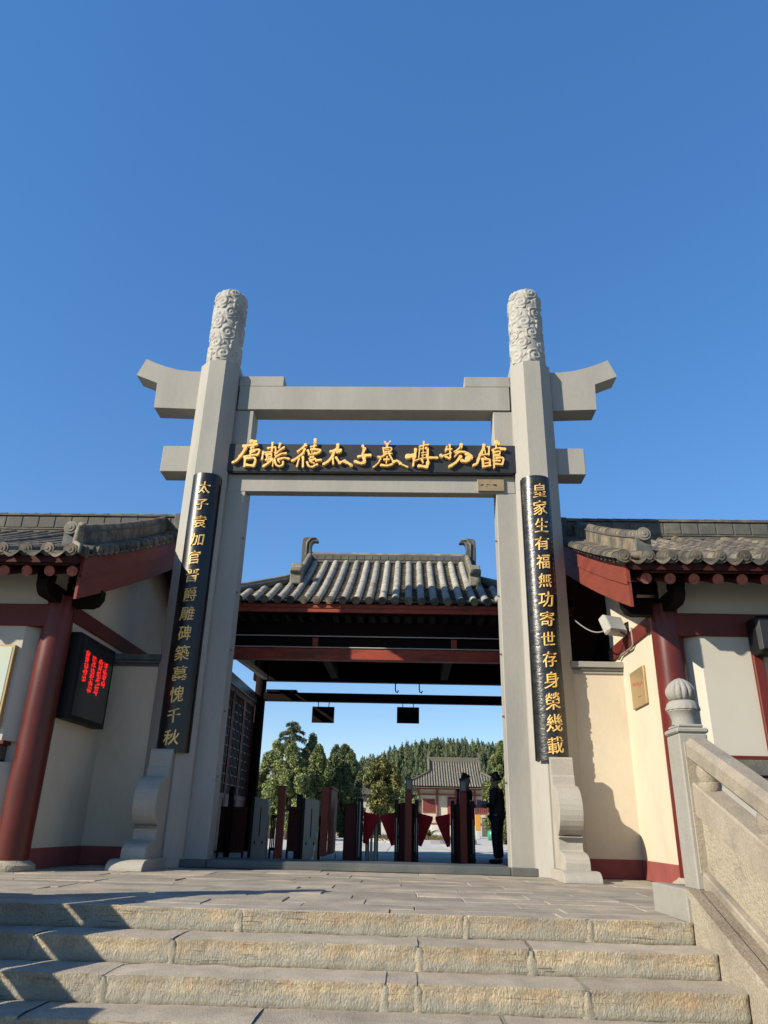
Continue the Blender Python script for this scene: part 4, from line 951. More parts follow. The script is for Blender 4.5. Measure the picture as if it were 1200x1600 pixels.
for x in (0.42, 1.05):
    q = MB(); pts = [(x, 6.9, 4.2 - .02), (x, 6.9, 4.0), (x + .01, 6.88, 3.93), (x + .06, 6.88, 3.9), (x + .08, 6.9, 3.96)]; q.tube(pts, 0.018, 6); q.build('hook', 'black', gh)
# slanting rafters seen inside on the left
q = MB(); q.obox(Matrix.Translation((-3.05, 5.1, 4.15)) @ Matrix.Rotation(R(3), 4, 'X'), (.12, 3.6, .12), .01); q.build('side_beam', 'plaster_white', gh)
# lattice doors folded against the left side, solid wall on the right
for (y0, y1) in ((3.35, 4.5), (4.55, 5.7), (5.75, 6.88)):
    q = MB(); x = -3.30
    for (a, c) in ((y0, y0 + .07), (y1 - .07, y1)): q.box(x - .03, x + .03, a, c, 0.1, 3.55, .005)
    for (a, c) in ((0.1, .2), (1.15, 1.25), (3.45, 3.55)): q.box(x - .029, x + .029, y0 + .07, y1 - .07, a, c, .005)
    dr_ = q.build('lattice_door', 'red', gh)
    q = MB(); q.box(x - .012, x + .012, y0 + .07, y1 - .07, .2, 1.15); q.build('door_panel', 'red', dr_)
    q = MB(); q.box(x - .016, x - .010, y0 + .07, y1 - .07, 1.25, 3.45); q.build('pane', 'pane', dr_)
    q = MB()
    nb = 7
    for k in range(1, nb):
        yy = y0 + .07 + (y1 - y0 - .14) * k / nb; q.box(x - .008, x + .016, yy - .010, yy + .010, 1.25, 3.45)
    for k in range(1, 11):
        zz = 1.25 + 2.2 * k / 11; 
        for kk in range(nb):
            if (k + kk) % 3 != 0:
                ya = y0 + .07 + (y1 - y0 - .14) * kk / nb; q.box(x - .0075, x + .0165, ya, ya + (y1 - y0 - .14) / nb, zz - .010, zz + .010)
    q.build('lattice', 'lattice_bar', dr_)
q = MB(); q.box(-3.34, -3.22, 3.3, 7.0, 3.56, 3.80, .01); q.build('door_header', 'bluegrey', gh)
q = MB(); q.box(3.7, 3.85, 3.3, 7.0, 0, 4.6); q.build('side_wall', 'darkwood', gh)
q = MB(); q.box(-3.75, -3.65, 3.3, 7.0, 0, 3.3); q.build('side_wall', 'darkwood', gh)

gh.scale = (GS,) * 3; gh.location = (0.185, 5.994, -0.018)

# hanging signs
hs = thing('hanging_sign', 'small dark sign hanging by two rods from the rear beam, on the left', 'sign', (-1.46, 6.95, 3.1), 'dark signs hanging from the rear beam')
q = MB(); q.box(-1.75, -1.17, 6.92, 6.97, 3.10, 3.51, .006); q.build('panel', 'darkwood', hs)
for x in (-1.60, -1.32):
    q = MB(); q.tube([(x, 6.945, 3.5), (x, 6.985, 3.66)], .012, 6); q.build('rod', 'black', hs)
q = MB(); random.seed(1)
for k in range(8): a = -1.58 + random.uniform(0, .2); z = 3.32 + random.uniform(-.03, .03); q.box(a, a + .05, 6.917, 6.921, z, z + .012)
q.build('faint_writing', 'rafter', hs)
hs.scale = (GS,) * 3; hs.location = (-1.52, 7.483, 3.166)
dup(hs, (2.28, 0, 0.03), 'small dark sign hanging by two rods from the rear beam, on the right')

# ------------------------------------------------------------------ turnstiles and barriers
TG = 'turnstile pedestals in the gatehouse'
def pedestal(x, y, label, flaps=(1, 1), reader=0.0):
    t = thing('turnstile', label, 'turnstile', (x, y, 0), TG)
    q = MB(); q.box(x - .035 + reader, x + .105 + reader, y - .30, y - .16, 0.02, 1.32, .008); q.build('timber_post', 'gatered', t)
    q = MB(); q.box(x - .16, x + .16, y - .15, y + 1.2, 0.0, 1.10, .02); q.build('cabinet', 'gatedark', t)
    for s in (-1, 1):
        q = MB(); q.box(x + s * .16, x + s * .235, y - .30, y - .17, 0.0, 1.16, .012); c = q.build('side_housing', 'black', t)
        q = MB(); q.box(x + s * .19, x + s * .205, y - .306, y - .301, 0.2, 0.82); q.build('light_strip', 'steel', c)
        q = MB(); q.box(x + s * .158, x + s * .238, y - .303, y - .167, 1.161, 1.175); q.build('cap', 'steel', c)
    q = MB(); q.box(x - .02 + reader, x + .11 + reader, y - .22, y - .10, 1.325, 1.56, .01); rd = q.build('card_reader', 'bluegrey', t)
    q = MB(); q.box(x - .005 + reader, x + .095 + reader, y - .226, y - .221, 1.36, 1.52); q.build('reader_screen', 'glass_dark', rd)
    for s in (-1, 1):
        if flaps[0 if s < 0 else 1]:
            q = MB(); q.prism([(x + s * .24, .92), (x + s * .53, .86), (x + s * .53, .80), (x + s * .30, .30), (x + s * .24, .32)], 'y', y - .03, y + .03)
            q.build('barrier_flap', 'flap', t)
    return t
p1 = pedestal(0.75, 3.3, 'middle turnstile with dark red flaps on both sides and timber-faced post')
p2 = pedestal(1.86, 3.3, 'right turnstile with dark red flap, tall reader and timber-faced post', (1, 0), -0.02)
p3 = thing('turnstile', 'left turnstile with one dark red flap beside the wide timber panel', 'turnstile', (-0.2, 3.2, 0), TG)
q = MB(); q.box(-.50, -.24, 3.1, 4.4, 0, 1.05, .02); q.build('cabinet', 'gatedark', p3)
q = MB(); q.box(-.22, -.12, 3.0, 3.12, 0, 1.16, .01); c = q.build('side_housing', 'black', p3)
q = MB(); q.box(-.185, -.165, 2.994, 2.999, .1, 1.1); q.build('light_strip', 'steel', c)
q = MB(); q.prism([(-.115, .92), (.19, .86), (.19, .78), (-.03, .32), (-.115, .34)], 'y', 3.25, 3.31); q.build('barrier_flap', 'flap', p3)
q = MB(); q.box(-.08, .0, 3.5, 3.6, 0.0, .40, .01); q.box(.02, .07, 3.4, 3.5, 0, .62, .01); q.box(.09, .18, 3.5, 3.58, 0, .72, .02); q.build('steel_panel', 'steel', p3)

def cabinet(x, y, label):
    t = thing('steel_gate_cabinet', label, 'turnstile', (x, y, 0), 'rounded steel gate cabinets')
    q = MB(); w_ = .29; pts = [(x, 0.02), (x + w_, 0.02), (x + w_, 1.00)] + [(x + w_ - .10 + .10 * math.cos(a), 1.02 + .10 * math.sin(a)) for a in (0.3, .8, 1.3)] + [(x, 1.13)]
    q.prism(pts, 'y', y, y + .22); q.build('casing', 'steel', t)
    q = MB(); q.box(x + .13, x + .15, y - .004, y, .42, .95); q.box(x + .05, x + .075, y - .004, y, .28, .34); q.box(x + .20, x + .225, y - .004, y, .28, .34); q.build('slot', 'black', t)
    q = MB(); q.box(x - .06, x - .003, y - .02, y + .5, 0.0, 1.14, .01); q.build('dark_side', 'black', t)
    return t
cabinet(-2.30, 3.0, 'rounded steel cabinet at the far left of the barriers, beside the dark fence panel')
cabinet(-1.28, 3.0, 'rounded steel cabinet standing between the two dark timber posts left of centre')

def bar_panel(x0, x1, y, z0, z1, label, n, mt='gatedark', solid=False):
    t = thing('barrier_panel', label, 'barrier', ((x0 + x1) / 2, y, 0), 'barred barrier panels')
    q = MB(); q.box(x0, x1, y - .02, y + .02, z1 - .06, z1, .004); q.build('rail', mt, t)
    q = MB(); q.box(x0, x1, y - .02, y + .02, z0, z0 + .06, .004); q.build('rail', mt, t)
    for k in range(n):
        x = x0 + (x1 - x0) * (k + .5) / n; q = MB(); q.box(x - .012, x + .012, y - .012, y + .012, z0 + .06, z1 - .06); q.build('bar', mt, t)
    for x in (x0 + .02, x1 - .02):
        q = MB(); q.box(x - .02, x + .02, y - .021, y + .021, 0.0, z0); q.build('leg', mt, t)
    if solid:
        q = MB(); q.box(x0, x1, y + .013, y + .02, z0 + .06, z1 - .06); q.build('backboard', mt, t)
    return t
bar_panel(-2.95, -2.42, 2.9, .12, .95, 'dark barred barrier panel at far left in front of the lattice doors', 9, solid=True)
bar_panel(-1.98, -1.84, 3.2, .16, .82, 'short see-through barred barrier between left cabinet and timber post', 4)
bar_panel(-1.62, -1.36, 3.1, .16, .98, 'dark barred barrier right of the thin timber post', 5, solid=True)
bar_panel(-1.0, -0.90, 3.2, .16, .82, 'very narrow barred barrier left of the wide timber panel', 3)
def post(x0, x1, y0, y1, z1, mt, name, label, cat='post'):
    t = thing(name, label, cat, ((x0 + x1) / 2, y0, 0)); q = MB(); q.box(x0, x1, y0, y1, 0.0, z1, .006); q.build('shaft', mt, t)
    q = MB(); q.box(x0 - .006, x1 + .006, y0 - .006, y1 + .006, z1 + .001, z1 + .02, .004); q.build('cap', mt, t)
post(-1.82, -1.68, 2.9, 3.05, 1.34, 'gatered', 'timber_post', 'thin dark red timber post between the two steel cabinets')
post(-1.50, -1.38, 3.3, 3.4, 1.20, 'black', 'black_post', 'short black post behind the barred barrier left of centre')
post(-2.78, -2.68, 2.75, 2.85, 1.30, 'darkwood', 'timber_post', 'dark timber post at the far left beside the gate jamb')
wp = thing('slatted_barrier', 'wide orange-red slatted timber panel edge-on among the turnstiles', 'barrier', (-0.85, 3.3, 0))
q = MB(); q.box(-.94, -.80, 2.85, 2.95, .10, 1.36, .006); q.build('frame', 'gatered', wp)
for k in range(7):
    q = MB(); y_ = 2.98 + k * .20; q.box(-.80, -.76, y_, y_ + .18, .12, 1.33, .006); q.build('slat', 'gatered', wp)
q = MB(); q.box(-.80, -.74, 2.96, 4.4, 1.331, 1.37, .004); q.build('top_rail', 'gatered', wp)
q = MB(); q.box(-.76, -.74, 4.3, 4.4, 0, .12); q.box(-.92, -.86, 2.87, 2.93, 0, .10); q.build('foot', 'steel', wp)
yp = thing('marker_stick', 'thin yellow and white marker stick leaning by the timber panel', 'stick', (-0.98, 2.0, 0))
for k in range(6):
    a = Vector((-1.0, 2.2, 0.0)).lerp(Vector((-0.92, 2.4, .62)), k / 6); c = Vector((-1.0, 2.2, 0.0)).lerp(Vector((-0.92, 2.4, .62)), (k + 1) / 6)
    q = MB(); q.tube([a, c], .018 - .0012 * k, 8); q.build('stick_section', 'yellow' if k % 2 else 'whitepanel', yp)

# ------------------------------------------------------------------ people
def skinned(name, verts, edges, radii, mt, parent, subd=2):
    me = bpy.data.meshes.new(name); me.from_pydata([tuple(v) for v in verts], edges, []); me.materials.append(M[mt])
    o = bpy.data.objects.new(name, me); COL.objects.link(o)
    s = o.modifiers.new('skin', 'SKIN'); s.use_smooth_shade = True; lay = me.skin_vertices[0]
    for i, r_ in enumerate(radii):
        lay.data[i].radius = r_ if isinstance(r_, tuple) else (r_, r_)
    lay.data[0].use_root = True
    ss = o.modifiers.new('sub', 'SUBSURF'); ss.levels = subd; ss.render_levels = subd
    adopt(o, parent); return o
def person(x, y, face, label, scale=1.0, paper=True):
    t = thing('person', label, 'person', (x, y, 0))
    f = Vector((math.cos(face), math.sin(face), 0)); s_ = Vector((-f.y, f.x, 0)); S = scale
    def P(a, b_, z): return Vector((x, y, 0)) + f * (a * S) + s_ * (b_ * S) + Vector((0, 0, z * S))
    # body: pelvis root, torso, neck, head, arms with fingers, legs
    V = [P(0, 0, .95), P(0, 0, 1.15), P(0.01, 0, 1.38), P(0.02, 0, 1.48), P(.03, 0, 1.56), P(.04, 0, 1.63), P(.03, 0, 1.70)]
    E = [(0, 1), (1, 2), (2, 3), (3, 4), (4, 5), (5, 6)]; Rr = [(.13, .10), (.12, .10), (.14, .10), (.055, .055), (.075, .085), (.078, .095), (.05, .06)]
    def chain(start, pts, rad):
        p = start
        for q_, r_ in zip(pts, rad): V.append(q_); Rr.append(r_); E.append((p, len(V) - 1)); p = len(V) - 1
        return p
    for sd in (-1, 1):
        if sd < 0: pts = [P(.0, sd * .18, 1.40), P(-.02, sd * .24, 1.12), P(.06, sd * .25, .90), P(.09, sd * .25, .82)]
        else: pts = [P(.0, sd * .18, 1.40), P(-.03, sd * .22, 1.13), P(.20, sd * .14, 1.10), P(.27, sd * .10, 1.11)]
        e = chain(2, pts, [.055, .042, .030, .034])
        d = (V[e] - V[e - 1]).normalized(); sdv = f if sd < 0 else Vector((0, 0, 1))
        for k in range(4): o_ = sdv * ((k - 1.5) * .019 * S); chain(e, [V[e] + d * .05 * S + o_, V[e] + d * (.085 - .008 * abs(k - 1.3)) * S + o_ - s_ * sd * .012 * S], [.009, .007])
        chain(e, [V[e] + sdv * .035 * S + d * .005 * S, V[e] + sdv * .05 * S + d * .035 * S], [.010, .008])
        chain(0, [P(0, sd * .095, .86), P(.02, sd * .10, .50), P(-.01, sd * .10, .10), P(.0, sd * .10, .05), P(.14, sd * .12, .035)], [.085, .055, .040, .04, .03])
    skinned('body', V, E, [(tuple(a * S for a in r_) if isinstance(r_, tuple) else r_ * S) for r_ in Rr], 'skin', t)
    # coat
    V = [P(0, 0, 1.02), P(0, 0, 1.2), P(0.01, 0, 1.40), P(.015, 0, 1.46), P(0, 0, .82)]; E = [(0, 1), (1, 2), (2, 3), (0, 4)]; Rr = [(.18, .15), (.165, .135), (.165, .13), (.08, .08), (.185, .15)]
    for sd in (-1, 1):
        if sd < 0: pts = [P(.0, sd * .19, 1.39), P(-.02, sd * .25, 1.12), P(.05, sd * .255, .93)]
        else: pts = [P(.0, sd * .19, 1.39), P(-.03, sd * .23, 1.13), P(.17, sd * .15, 1.10)]
        chain(2, pts, [.078, .062, .052])
    skinned('coat', V, E, [(tuple(a * S for a in r_) if isinstance(r_, tuple) else r_ * S) for r_ in Rr], 'coat', t)
    V = [P(0, 0, .92)]; E = []; Rr = [(.14, .12)]
    for sd in (-1, 1): chain(0, [P(0, sd * .10, .82), P(.02, sd * .105, .50), P(-.01, sd * .105, .09)], [.105, .078, .066])
    skinned('trousers', V, E, [(tuple(a * S for a in r_) if isinstance(r_, tuple) else r_ * S) for r_ in Rr], 'trouser', t)
    for sd in (-1, 1):
        skinned('shoe', [P(-.05, sd * .10, .05), P(.04, sd * .11, .055), P(.17, sd * .125, .04)], [(0, 1), (1, 2)], [.048, .052, .036], 'hair', t)
    skinned('hair', [P(.0, 0, 1.68), P(-.02, 0, 1.64), P(.02, 0, 1.715), P(-.03, 0, 1.59)], [(0, 1), (0, 2), (1, 3)], [(.082, .080), (.080, .078), (.062, .060), (.062, .058)], 'hair', t)
    # face details
    for sd in (-1, 1):
        q = MB(); q.lathe([(0.001, -.006), (.009, -.003), (.009, .003), (.001, .006)], P(.118, sd * .03, 1.625), 8); q.build('eye', 'hair', t)
        q = MB(); q.lathe([(0.001, -.03), (.012, -.01), (.014, .015), (.001, .03)], P(.03, sd * .085, 1.615), 8); q.build('ear', 'skin', t)
    q = MB(); q.lathe([(.018, -.025), (.012, 0), (.004, .03)], P(.125, 0, 1.60), 8); q.build('nose', 'skin', t)
    q = MB(); q.lathe([(.001, -.005), (.02, 0), (.001, .005)], P(.108, 0, 1.565), 8); q.build('mouth', 'rust', t)
    if paper:
        q = MB(); c = P(.30, .10, 1.13); q.obox(Matrix.Translation(c) @ Matrix.Rotation(face + .7, 4, 'Z') @ Matrix.Rotation(R(60), 4, 'X'), (.22, .16, .004))
        tag(q.build('folded_paper', 'paper'), 'pale folded paper held by the person beside the right gate jamb', 'paper')
    return t
person(2.64, 3.9, R(150), 'person in black coat and dark trousers standing beside the right gate jamb holding a paper', 1.0)
person(2.02, 4.45, R(-35), 'person in dark uniform mostly hidden behind the right turnstile', 1.0, False)

# ------------------------------------------------------------------ courtyard things
random.seed(5)
yd = MB()
tl = MB(); tl.box(-.49, .49, -.49, .49, -.01, .008, .004); t0 = None; yard = bpy.data.objects['courtyard']
for i in range(-6, 8):
    for j in range(14):
        p = Vector((i * 1.0 + .7, 9.3 + j * 1.0, 0.0))
        if t0 is None: t0 = tl.build('paving_slab', 'yard', yard); t0.location = p; WM[t0.name] = p
        else: sub(t0, 'paving_slab', p + Vector((0, 0, random.uniform(-.002, .003))), yard)
bed = thing('flower_bed', 'raised round bed of dry golden ground cover with white kerb in the courtyard', 'flower bed', (1.4, 24.5, 0))
q = MB(); q.lathe([(2.6, 0), (2.6, .16), (2.42, .16), (2.42, .02)], (1.4, 24.7, 0), 40); q.build('kerb', 'whitepanel', bed)
def leaves(name, centers, radii, n, size, mt, parent=None, seed=0, flat=0.6, kind=None, stretch=1.0):
    """leaf-sized faces in clumps: centers (k,3), radii (k,3)"""
    g = np.random.default_rng(seed); C = np.asarray(centers, float); Rd = np.asarray(radii, float); k = len(C)
    idx = g.integers(0, k, n); d = g.normal(size=(n, 3)); d /= np.linalg.norm(d, axis=1)[:, None]; rad = g.random(n) ** 0.45
    P = C[idx] + d * rad[:, None] * Rd[idx]
    a = g.normal(size=(n, 3)); a /= np.linalg.norm(a, axis=1)[:, None]; a = a * .7 + d * .5; a /= np.linalg.norm(a, axis=1)[:, None]
    b_ = np.cross(a, g.normal(size=(n, 3))); b_ /= np.linalg.norm(b_, axis=1)[:, None]
    sz = size * (0.6 + 0.8 * g.random(n))[:, None]
    V = np.stack([P - a * sz * stretch, P + b_ * sz * flat * .5, P + a * sz * stretch, P - b_ * sz * flat * .5], 1).reshape(-1, 3)
    me = bpy.data.meshes.new(name); c = (V.min(0) + V.max(0)) / 2; c[2] = V[:, 2].min() if parent is None else c[2]; V = V - c
    me.vertices.add(4 * n); me.vertices.foreach_set('co', V.ravel()); me.loops.add(4 * n); me.polygons.add(n)
    me.loops.foreach_set('vertex_index', np.arange(4 * n, dtype=np.int32)); me.polygons.foreach_set('loop_start', np.arange(0, 4 * n, 4, dtype=np.int32))
    me.update(); me.validate(); me.materials.append(M[mt]); o = bpy.data.objects.new(name, me); COL.objects.link(o); o.location = c
    if parent is not None: adopt(o, parent)
    if kind: o['kind'] = kind
    return o
g = np.random.default_rng(2)
cs = np.stack([1.4 + g.uniform(-2.2, 2.2, 70), 24.7 + g.uniform(-2.2, 2.2, 70), np.full(70, .18)], 1)
leaves('ground_cover', cs, np.full((70, 3), (.35, .35, .12)), 9000, .05, 'shrub', bed, 3, kind='stuff')
cy = thing('cycad', 'spiky green cycad in the middle of the golden flower bed', 'plant', (1.75, 24.5, .1))
q = MB()
for k in range(46):
    a = random.uniform(0, 2 * math.pi); e = random.uniform(.3, 1.2); L = random.uniform(.7, 1.0); pv = Vector((1.75, 24.5, .3)); w2 = Vector((-math.sin(a), math.cos(a), 0)) * .05
    pts = [pv + Vector((math.cos(a) * L * s, math.sin(a) * L * s, L * (math.sin(e) * s - .55 * s * s))) for s in (0, .35, .7, 1)]
    vs = []
    for i_, p in enumerate(pts): ww = w2 * (1.2 - i_ * .35); vs += [p - ww, p + ww]
    q.add(vs, [(0, 1, 3, 2), (2, 3, 5, 4), (4, 5, 7, 6)])
q.build('fronds', 'leaf_mid', cy, recalc=False)
q = MB(); q.lathe([(.16, 0), (.14, .3)], (1.75, 24.5, .1), 10); q.build('trunk', 'bark', cy)
yb = thing('yellow_bollard', 'yellow and white post standing beyond the right turnstile', 'bollard', (5.6, 42, 0))
q = MB(); q.box(5.45, 5.8, 41.9, 42.2, .55, 1.55, .02); q.build('yellow_box', 'yellow', yb)
q = MB(); q.box(5.5, 5.75, 41.92, 42.18, 0, .55, .02); q.build('white_base', 'whitepanel', yb)
gb = thing('green_bin', 'round green bin at the roots of the right courtyard tree', 'bin', (6.2, 38, 0))
q = MB(); q.lathe([(.30, .02), (.36, .3), (.34, .5), (.20, .62), (.05, .66)], (6.2, 38, 0), 18); q.build('tub', 'green', gb, smooth=True)
q = MB(); q.lathe([(.28, 0), (.28, .04)], (6.2, 38, 0), 14); q.build('foot_ring', 'black', gb)
bw = thing('stone_parapet', 'dark sloping stone parapet behind the green bin', 'parapet', (9, 60, 0))
q = MB(); q.prism([(7.6, 0), (12, 0), (12, .5), (7.6, 1.5)], 'y', 60, 60.5); q.build('parapet', 'ridge', bw)
lw = thing('garden_wall', 'low pale garden wall at the back of the courtyard', 'wall', (0, 88, 0))
q = MB(); q.box(-60, 60, 88, 88.4, 0, 1.2); q.build('wall', 'plaster_white', lw)
q = MB(); q.box(-60, 60, 87.9, 88.5, 1.201, 1.4, .02); q.build('coping', 'hall_tile', lw)

# main hall
hl = thing('tomb_hall', 'cream walled hall with brown tiled hip-and-gable roof beyond the courtyard', 'hall', (6.3, 80, 0))
HX, HY = 6.3, 80.0
q = MB(); q.box(HX - 5.4, HX + 5.4, HY - 4.2, HY + 6, 0, .95); q.build('terrace', 'yard', hl)
q = MB(); q.box(HX - 4.2, HX + 4.2, HY - 3, HY + 4, .95, 4.75); q.build('wall', 'plaster', hl)
for k in range(5):
    x = HX - 4.25 + k * 2.125; q = MB(); q.tube([(x, HY - 3.15, .95), (x, HY - 3.15, 4.7)], .11, 12); q.build('column', 'redbase', hl)
q = MB(); q.box(HX - 4.4, HX + 4.4, HY - 3.30, HY - 3.02, 4.05, 4.17); q.build('tie_beam', 'redbase', hl)
q = MB(); q.box(HX - 4.4, HX + 4.4, HY - 3.28, HY - 3.04, 4.68, 4.8); q.build('eave_beam', 'redbase', hl)
q = MB(); q.box(HX - 4.2, HX + 4.2, HY - 3.08, HY - 2.99, .96, 1.15); q.build('skirting', 'redbase', hl)
for (xa, xb) in ((HX - 3.75, HX - 2.4), (HX + 2.4, HX + 3.75)):
    q = MB(); q.box(xa, xb, HY - 3.09, HY - 3.01, 2.2, 3.65); wn = q.build('window', 'redbase', hl)
    for k in range(6):
        q = MB(); x = xa + .12 + k * (xb - xa - .24) / 5; q.box(x - .03, x + .03, HY - 3.12, HY - 3.091, 2.3, 3.55); q.build('window_bar', 'red', wn)
q = MB(); q.box(HX - .95, HX + .95, HY - 3.10, HY - 3.01, .96, 3.9); dn = q.build('door', 'red', hl)
for k in range(3):
    q = MB(); q.box(HX - .9 + k * .62, HX - .35 + k * .62, HY - 3.13, HY - 3.101, 1.1, 3.7); q.build('door_leaf', 'redbase', dn)
q = MB()
def hz(d): return 4.95 + .42 * d + .03 * d * d
eX, eY, rY, gB = 6.15, HY - 5.0, HY + .3, 3.0
def hs2(x, y):
    dy = min(y - eY, 2 * rY - eY - y); dx = eX - abs(x - HX); l_ = .35 * max(0, (abs(x - HX) - 4.2) / 2) ** 2
    return (hz(max(0, dy)) if abs(x - HX) < gB else hz(max(0, min(dy, dx)))) + l_ * max(0, 1 - max(0, dy) / 2)
q.grid(lambda u, v: (HX - eX + 2 * eX * u, eY + 2 * (rY - eY) * v, hs2(HX - eX + 2 * eX * u, eY + 2 * (rY - eY) * v)), 60, 30)
q.grid(lambda u, v: (HX - eX + 2 * eX * u, eY + 2 * (rY - eY) * v, hs2(HX - eX + 2 * eX * u, eY + 2 * (rY - eY) * v) - .2), 60, 30)
rfh = q.build('roof', 'hall_tile', hl, recalc=False)
for i in range(-20, 21):
    x = HX + i * .30; dm = (rY - eY) if abs(x - HX) < gB else min(rY - eY, eX - abs(x - HX))
    if dm < .3: continue
    q = MB(); q.tube([(x, eY + dm * j / 6, hs2(x + .001, eY + dm * j / 6) + .02) for j in range(7)], .085, 6); q.build('tile_row', 'tile_light', rfh, smooth=True)
q = MB(); q.box(HX - gB - .1, HX + gB + .1, rY - .18, rY + .18, hz(rY - eY) - .1, hz(rY - eY) + .45, .03); q.build('ridge', 'hall_tile', rfh)
for s in (-1, 1):
    q = MB(); bx = HX + s * (gB + .05); pts = [(.3, 0), (-.12, 0), (-.14, .8), (.05, 1.05), (.3, 1.0), (.12, .6)]
    q.prism([(bx - s * a, hz(rY - eY) + z) for a, z in pts], 'y', rY - .15, rY + .15); q.build('ridge_ornament', 'hall_tile', rfh)
    q = MB(); dd = eX - gB; q.tube([(bx - s * .05, rY - (rY - eY - dd) * j / 5, hz(rY - eY - (rY - eY - dd) * j / 5) + .2) for j in range(6)], .17, 8); q.build('descending_ridge', 'hall_tile', rfh)
    q = MB(); q.tube([(HX + s * (eX - dd * j / 6), eY + dd * j / 6, hs2(HX + s * (eX - dd * j / 6 - .002), eY + dd * j / 6) + .12) for j in range(7)], .14, 8); q.build('hip_ridge', 'hall_tile', rfh)
    q = MB(); q.prism([(eY + dd, hz(dd) - .1), (2 * rY - eY - dd, hz(dd) - .1), (rY, hz(rY - eY))], 'x', HX + s * (gB - .3), HX + s * (gB - .15)); q.build('gable_wall', 'redbase', hl)
q = MB()
for k in range(6): q.box(HX - 1.6 - 1.2, HX + 1.0 - 1.2, HY - 4.2 - .35 * (k + 1), HY - 4.2 - .35 * k + .01 * 0, 0, .95 - .155 * (k + 1))
q.build('stair', 'yard', hl)
for xr in (HX - 4.1, HX - 2.9, HX - .1, HX + 4.8):
    q = MB(); q.box(xr - .06, xr + .06, HY - 4.2, HY - 4.05, .95, 1.85); q.build('railing_post', 'whitepanel', hl)
for (xa, xb) in ((HX - 5.3, HX - 2.9), (HX + .0, HX + 5.3)):
    q = MB(); q.box(xa, xb, HY - 4.16, HY - 4.10, 1.72, 1.80); q.build('railing', 'redbase', hl)
    q = MB(); q.box(xa, xb, HY - 4.15, HY - 4.11, 1.15, 1.22); q.build('railing', 'redbase', hl)
    n = int((xb - xa) / .3)
    for k in range(n): q = MB(); x = xa + .15 + k * .3; q.box(x - .04, x + .04, HY - 4.15, HY - 4.11, .96, 1.72); q.build('railing_bar', 'redbase', hl)
# small pavilion left
pv = thing('small_pavilion', 'small grey roofed pavilion with red post half hidden by the left trees', 'pavilion', (-3, 46, 0))
q = MB(); q.prism([(-5.2, 2.75), (-1.35, 2.75), (-2.4, 3.55), (-4.4, 3.55)], 'y', 44, 49); q.build('roof', 'ridge', pv)
for k in range(10):
    q = MB(); x = -5.0 + k * .38; xt = max(-4.4, min(-2.4, x)); q.tube([(x, 43.97, 2.78), (x + (xt - x) * .9, 44.3, 3.2), (xt, 45.6, 3.58)], .05, 6); q.build('tile_row', 'ridge', pv)
q = MB(); q.box(-4.9, -1.7, 44.5, 48.5, 0, 2.75); q.build('wall', 'plaster_white', pv)
for x in (-4.8, -1.65):
    q = MB(); q.tube([(x, 44.4, 0), (x, 44.4, 2.75)], .09, 10); q.build('column', 'redbase', pv)
q = MB(); q.box(-1.72, -1.68, 45.2, 47.6, .4, 2.4); q.build('door', 'red', pv)

# ------------------------------------------------------------------ trees
def crown_clumps(x, y, z0, z1, r, n, seed, shape='cone'):
    g = np.random.default_rng(seed); C = []; Q = []
    for k in range(n):
        s = g.random() ** .8; z = z0 + (z1 - z0) * s
        if shape == 'cone': rr = r * (1 - s) ** .65 * (0.6 + .4 * min(1, s * 6))
        elif shape == 'round': rr = r * math.sqrt(max(.02, 1 - (2 * s - 1) ** 2))
        else: rr = r * (1 - s ** 2.5) * (0.7 + .3 * min(1, s * 5))
        a = g.random() * 2 * math.pi; q_ = rr * math.sqrt(g.random()) * .95; C.append((x + q_ * math.cos(a), y + q_ * math.sin(a), z))
        c = r * g.uniform(.16, .30) * (1 - .4 * s); Q.append((c, c, c * g.uniform(1.1, 1.9)))
    return C, Q
def tree(name, x, y, h, r, mt, label, seed, shape='col', n=7000, size=.10, base=.4, clumps=70, grp='courtyard trees seen through the gatehouse'):
    t = thing(name, label, 'tree', (x, y, 0), grp)
    random.seed(seed); q = MB(); top = (x + random.uniform(-.1, .1), y, h * .85)
    q.tube([(x, y, 0), (x + random.uniform(-.05, .05), y, h * .4), top], [r * .11, r * .08, .02], 10)
    for k in range(9):
        z = base + (h - base) * (.1 + .085 * k); a = random.uniform(0, 6.28); L = r * .7 * (1 - k / 12)
        q.tube([(x, y, z), (x + L * .5 * math.cos(a), y + L * .5 * math.sin(a), z + L * .35), (x + L * math.cos(a), y + L * math.sin(a), z + L * .6)], [r * .035, r * .022, .01], 6)
    q.build('trunk', 'bark', t, smooth=True)
    C, Q = crown_clumps(x, y, base, h * .97, r, clumps, seed, shape)
    leaves('crown', C, Q, n, size, mt, t, seed)
    return t
tree('juniper_tree', -5.75, 25.5, 4.5, 1.35, 'leaf_bright', 'pale green juniper at the far left behind the gatehouse column', 1, n=34000, size=.072)
tree('juniper_tree', -4.75, 24.0, 4.2, 1.3, 'leaf_bright', 'bright olive juniper in front of the cedar, second from the left', 2, n=34000, size=.072)
tree('juniper_tree', -3.75, 26.0, 4.35, 1.25, 'leaf_mid', 'mid green juniper above the second steel cabinet', 3, n=34000, size=.072)
tree('juniper_tree', -2.95, 27.5, 4.5, 1.2, 'leaf_dark', 'dark juniper left of the wide timber panel', 4, n=34000, size=.072)
tree('juniper_tree', -2.15, 27.0, 4.25, .95, 'leaf_dark', 'darkest juniper at the right end of the left row', 5, n=28000, size=.072)
tree('juniper_tree', 5.45, 26.0, 4.75, 1.15, 'leaf_bright', 'tall pale green juniper right of the hall beside the person', 6, n=40000, size=.072)
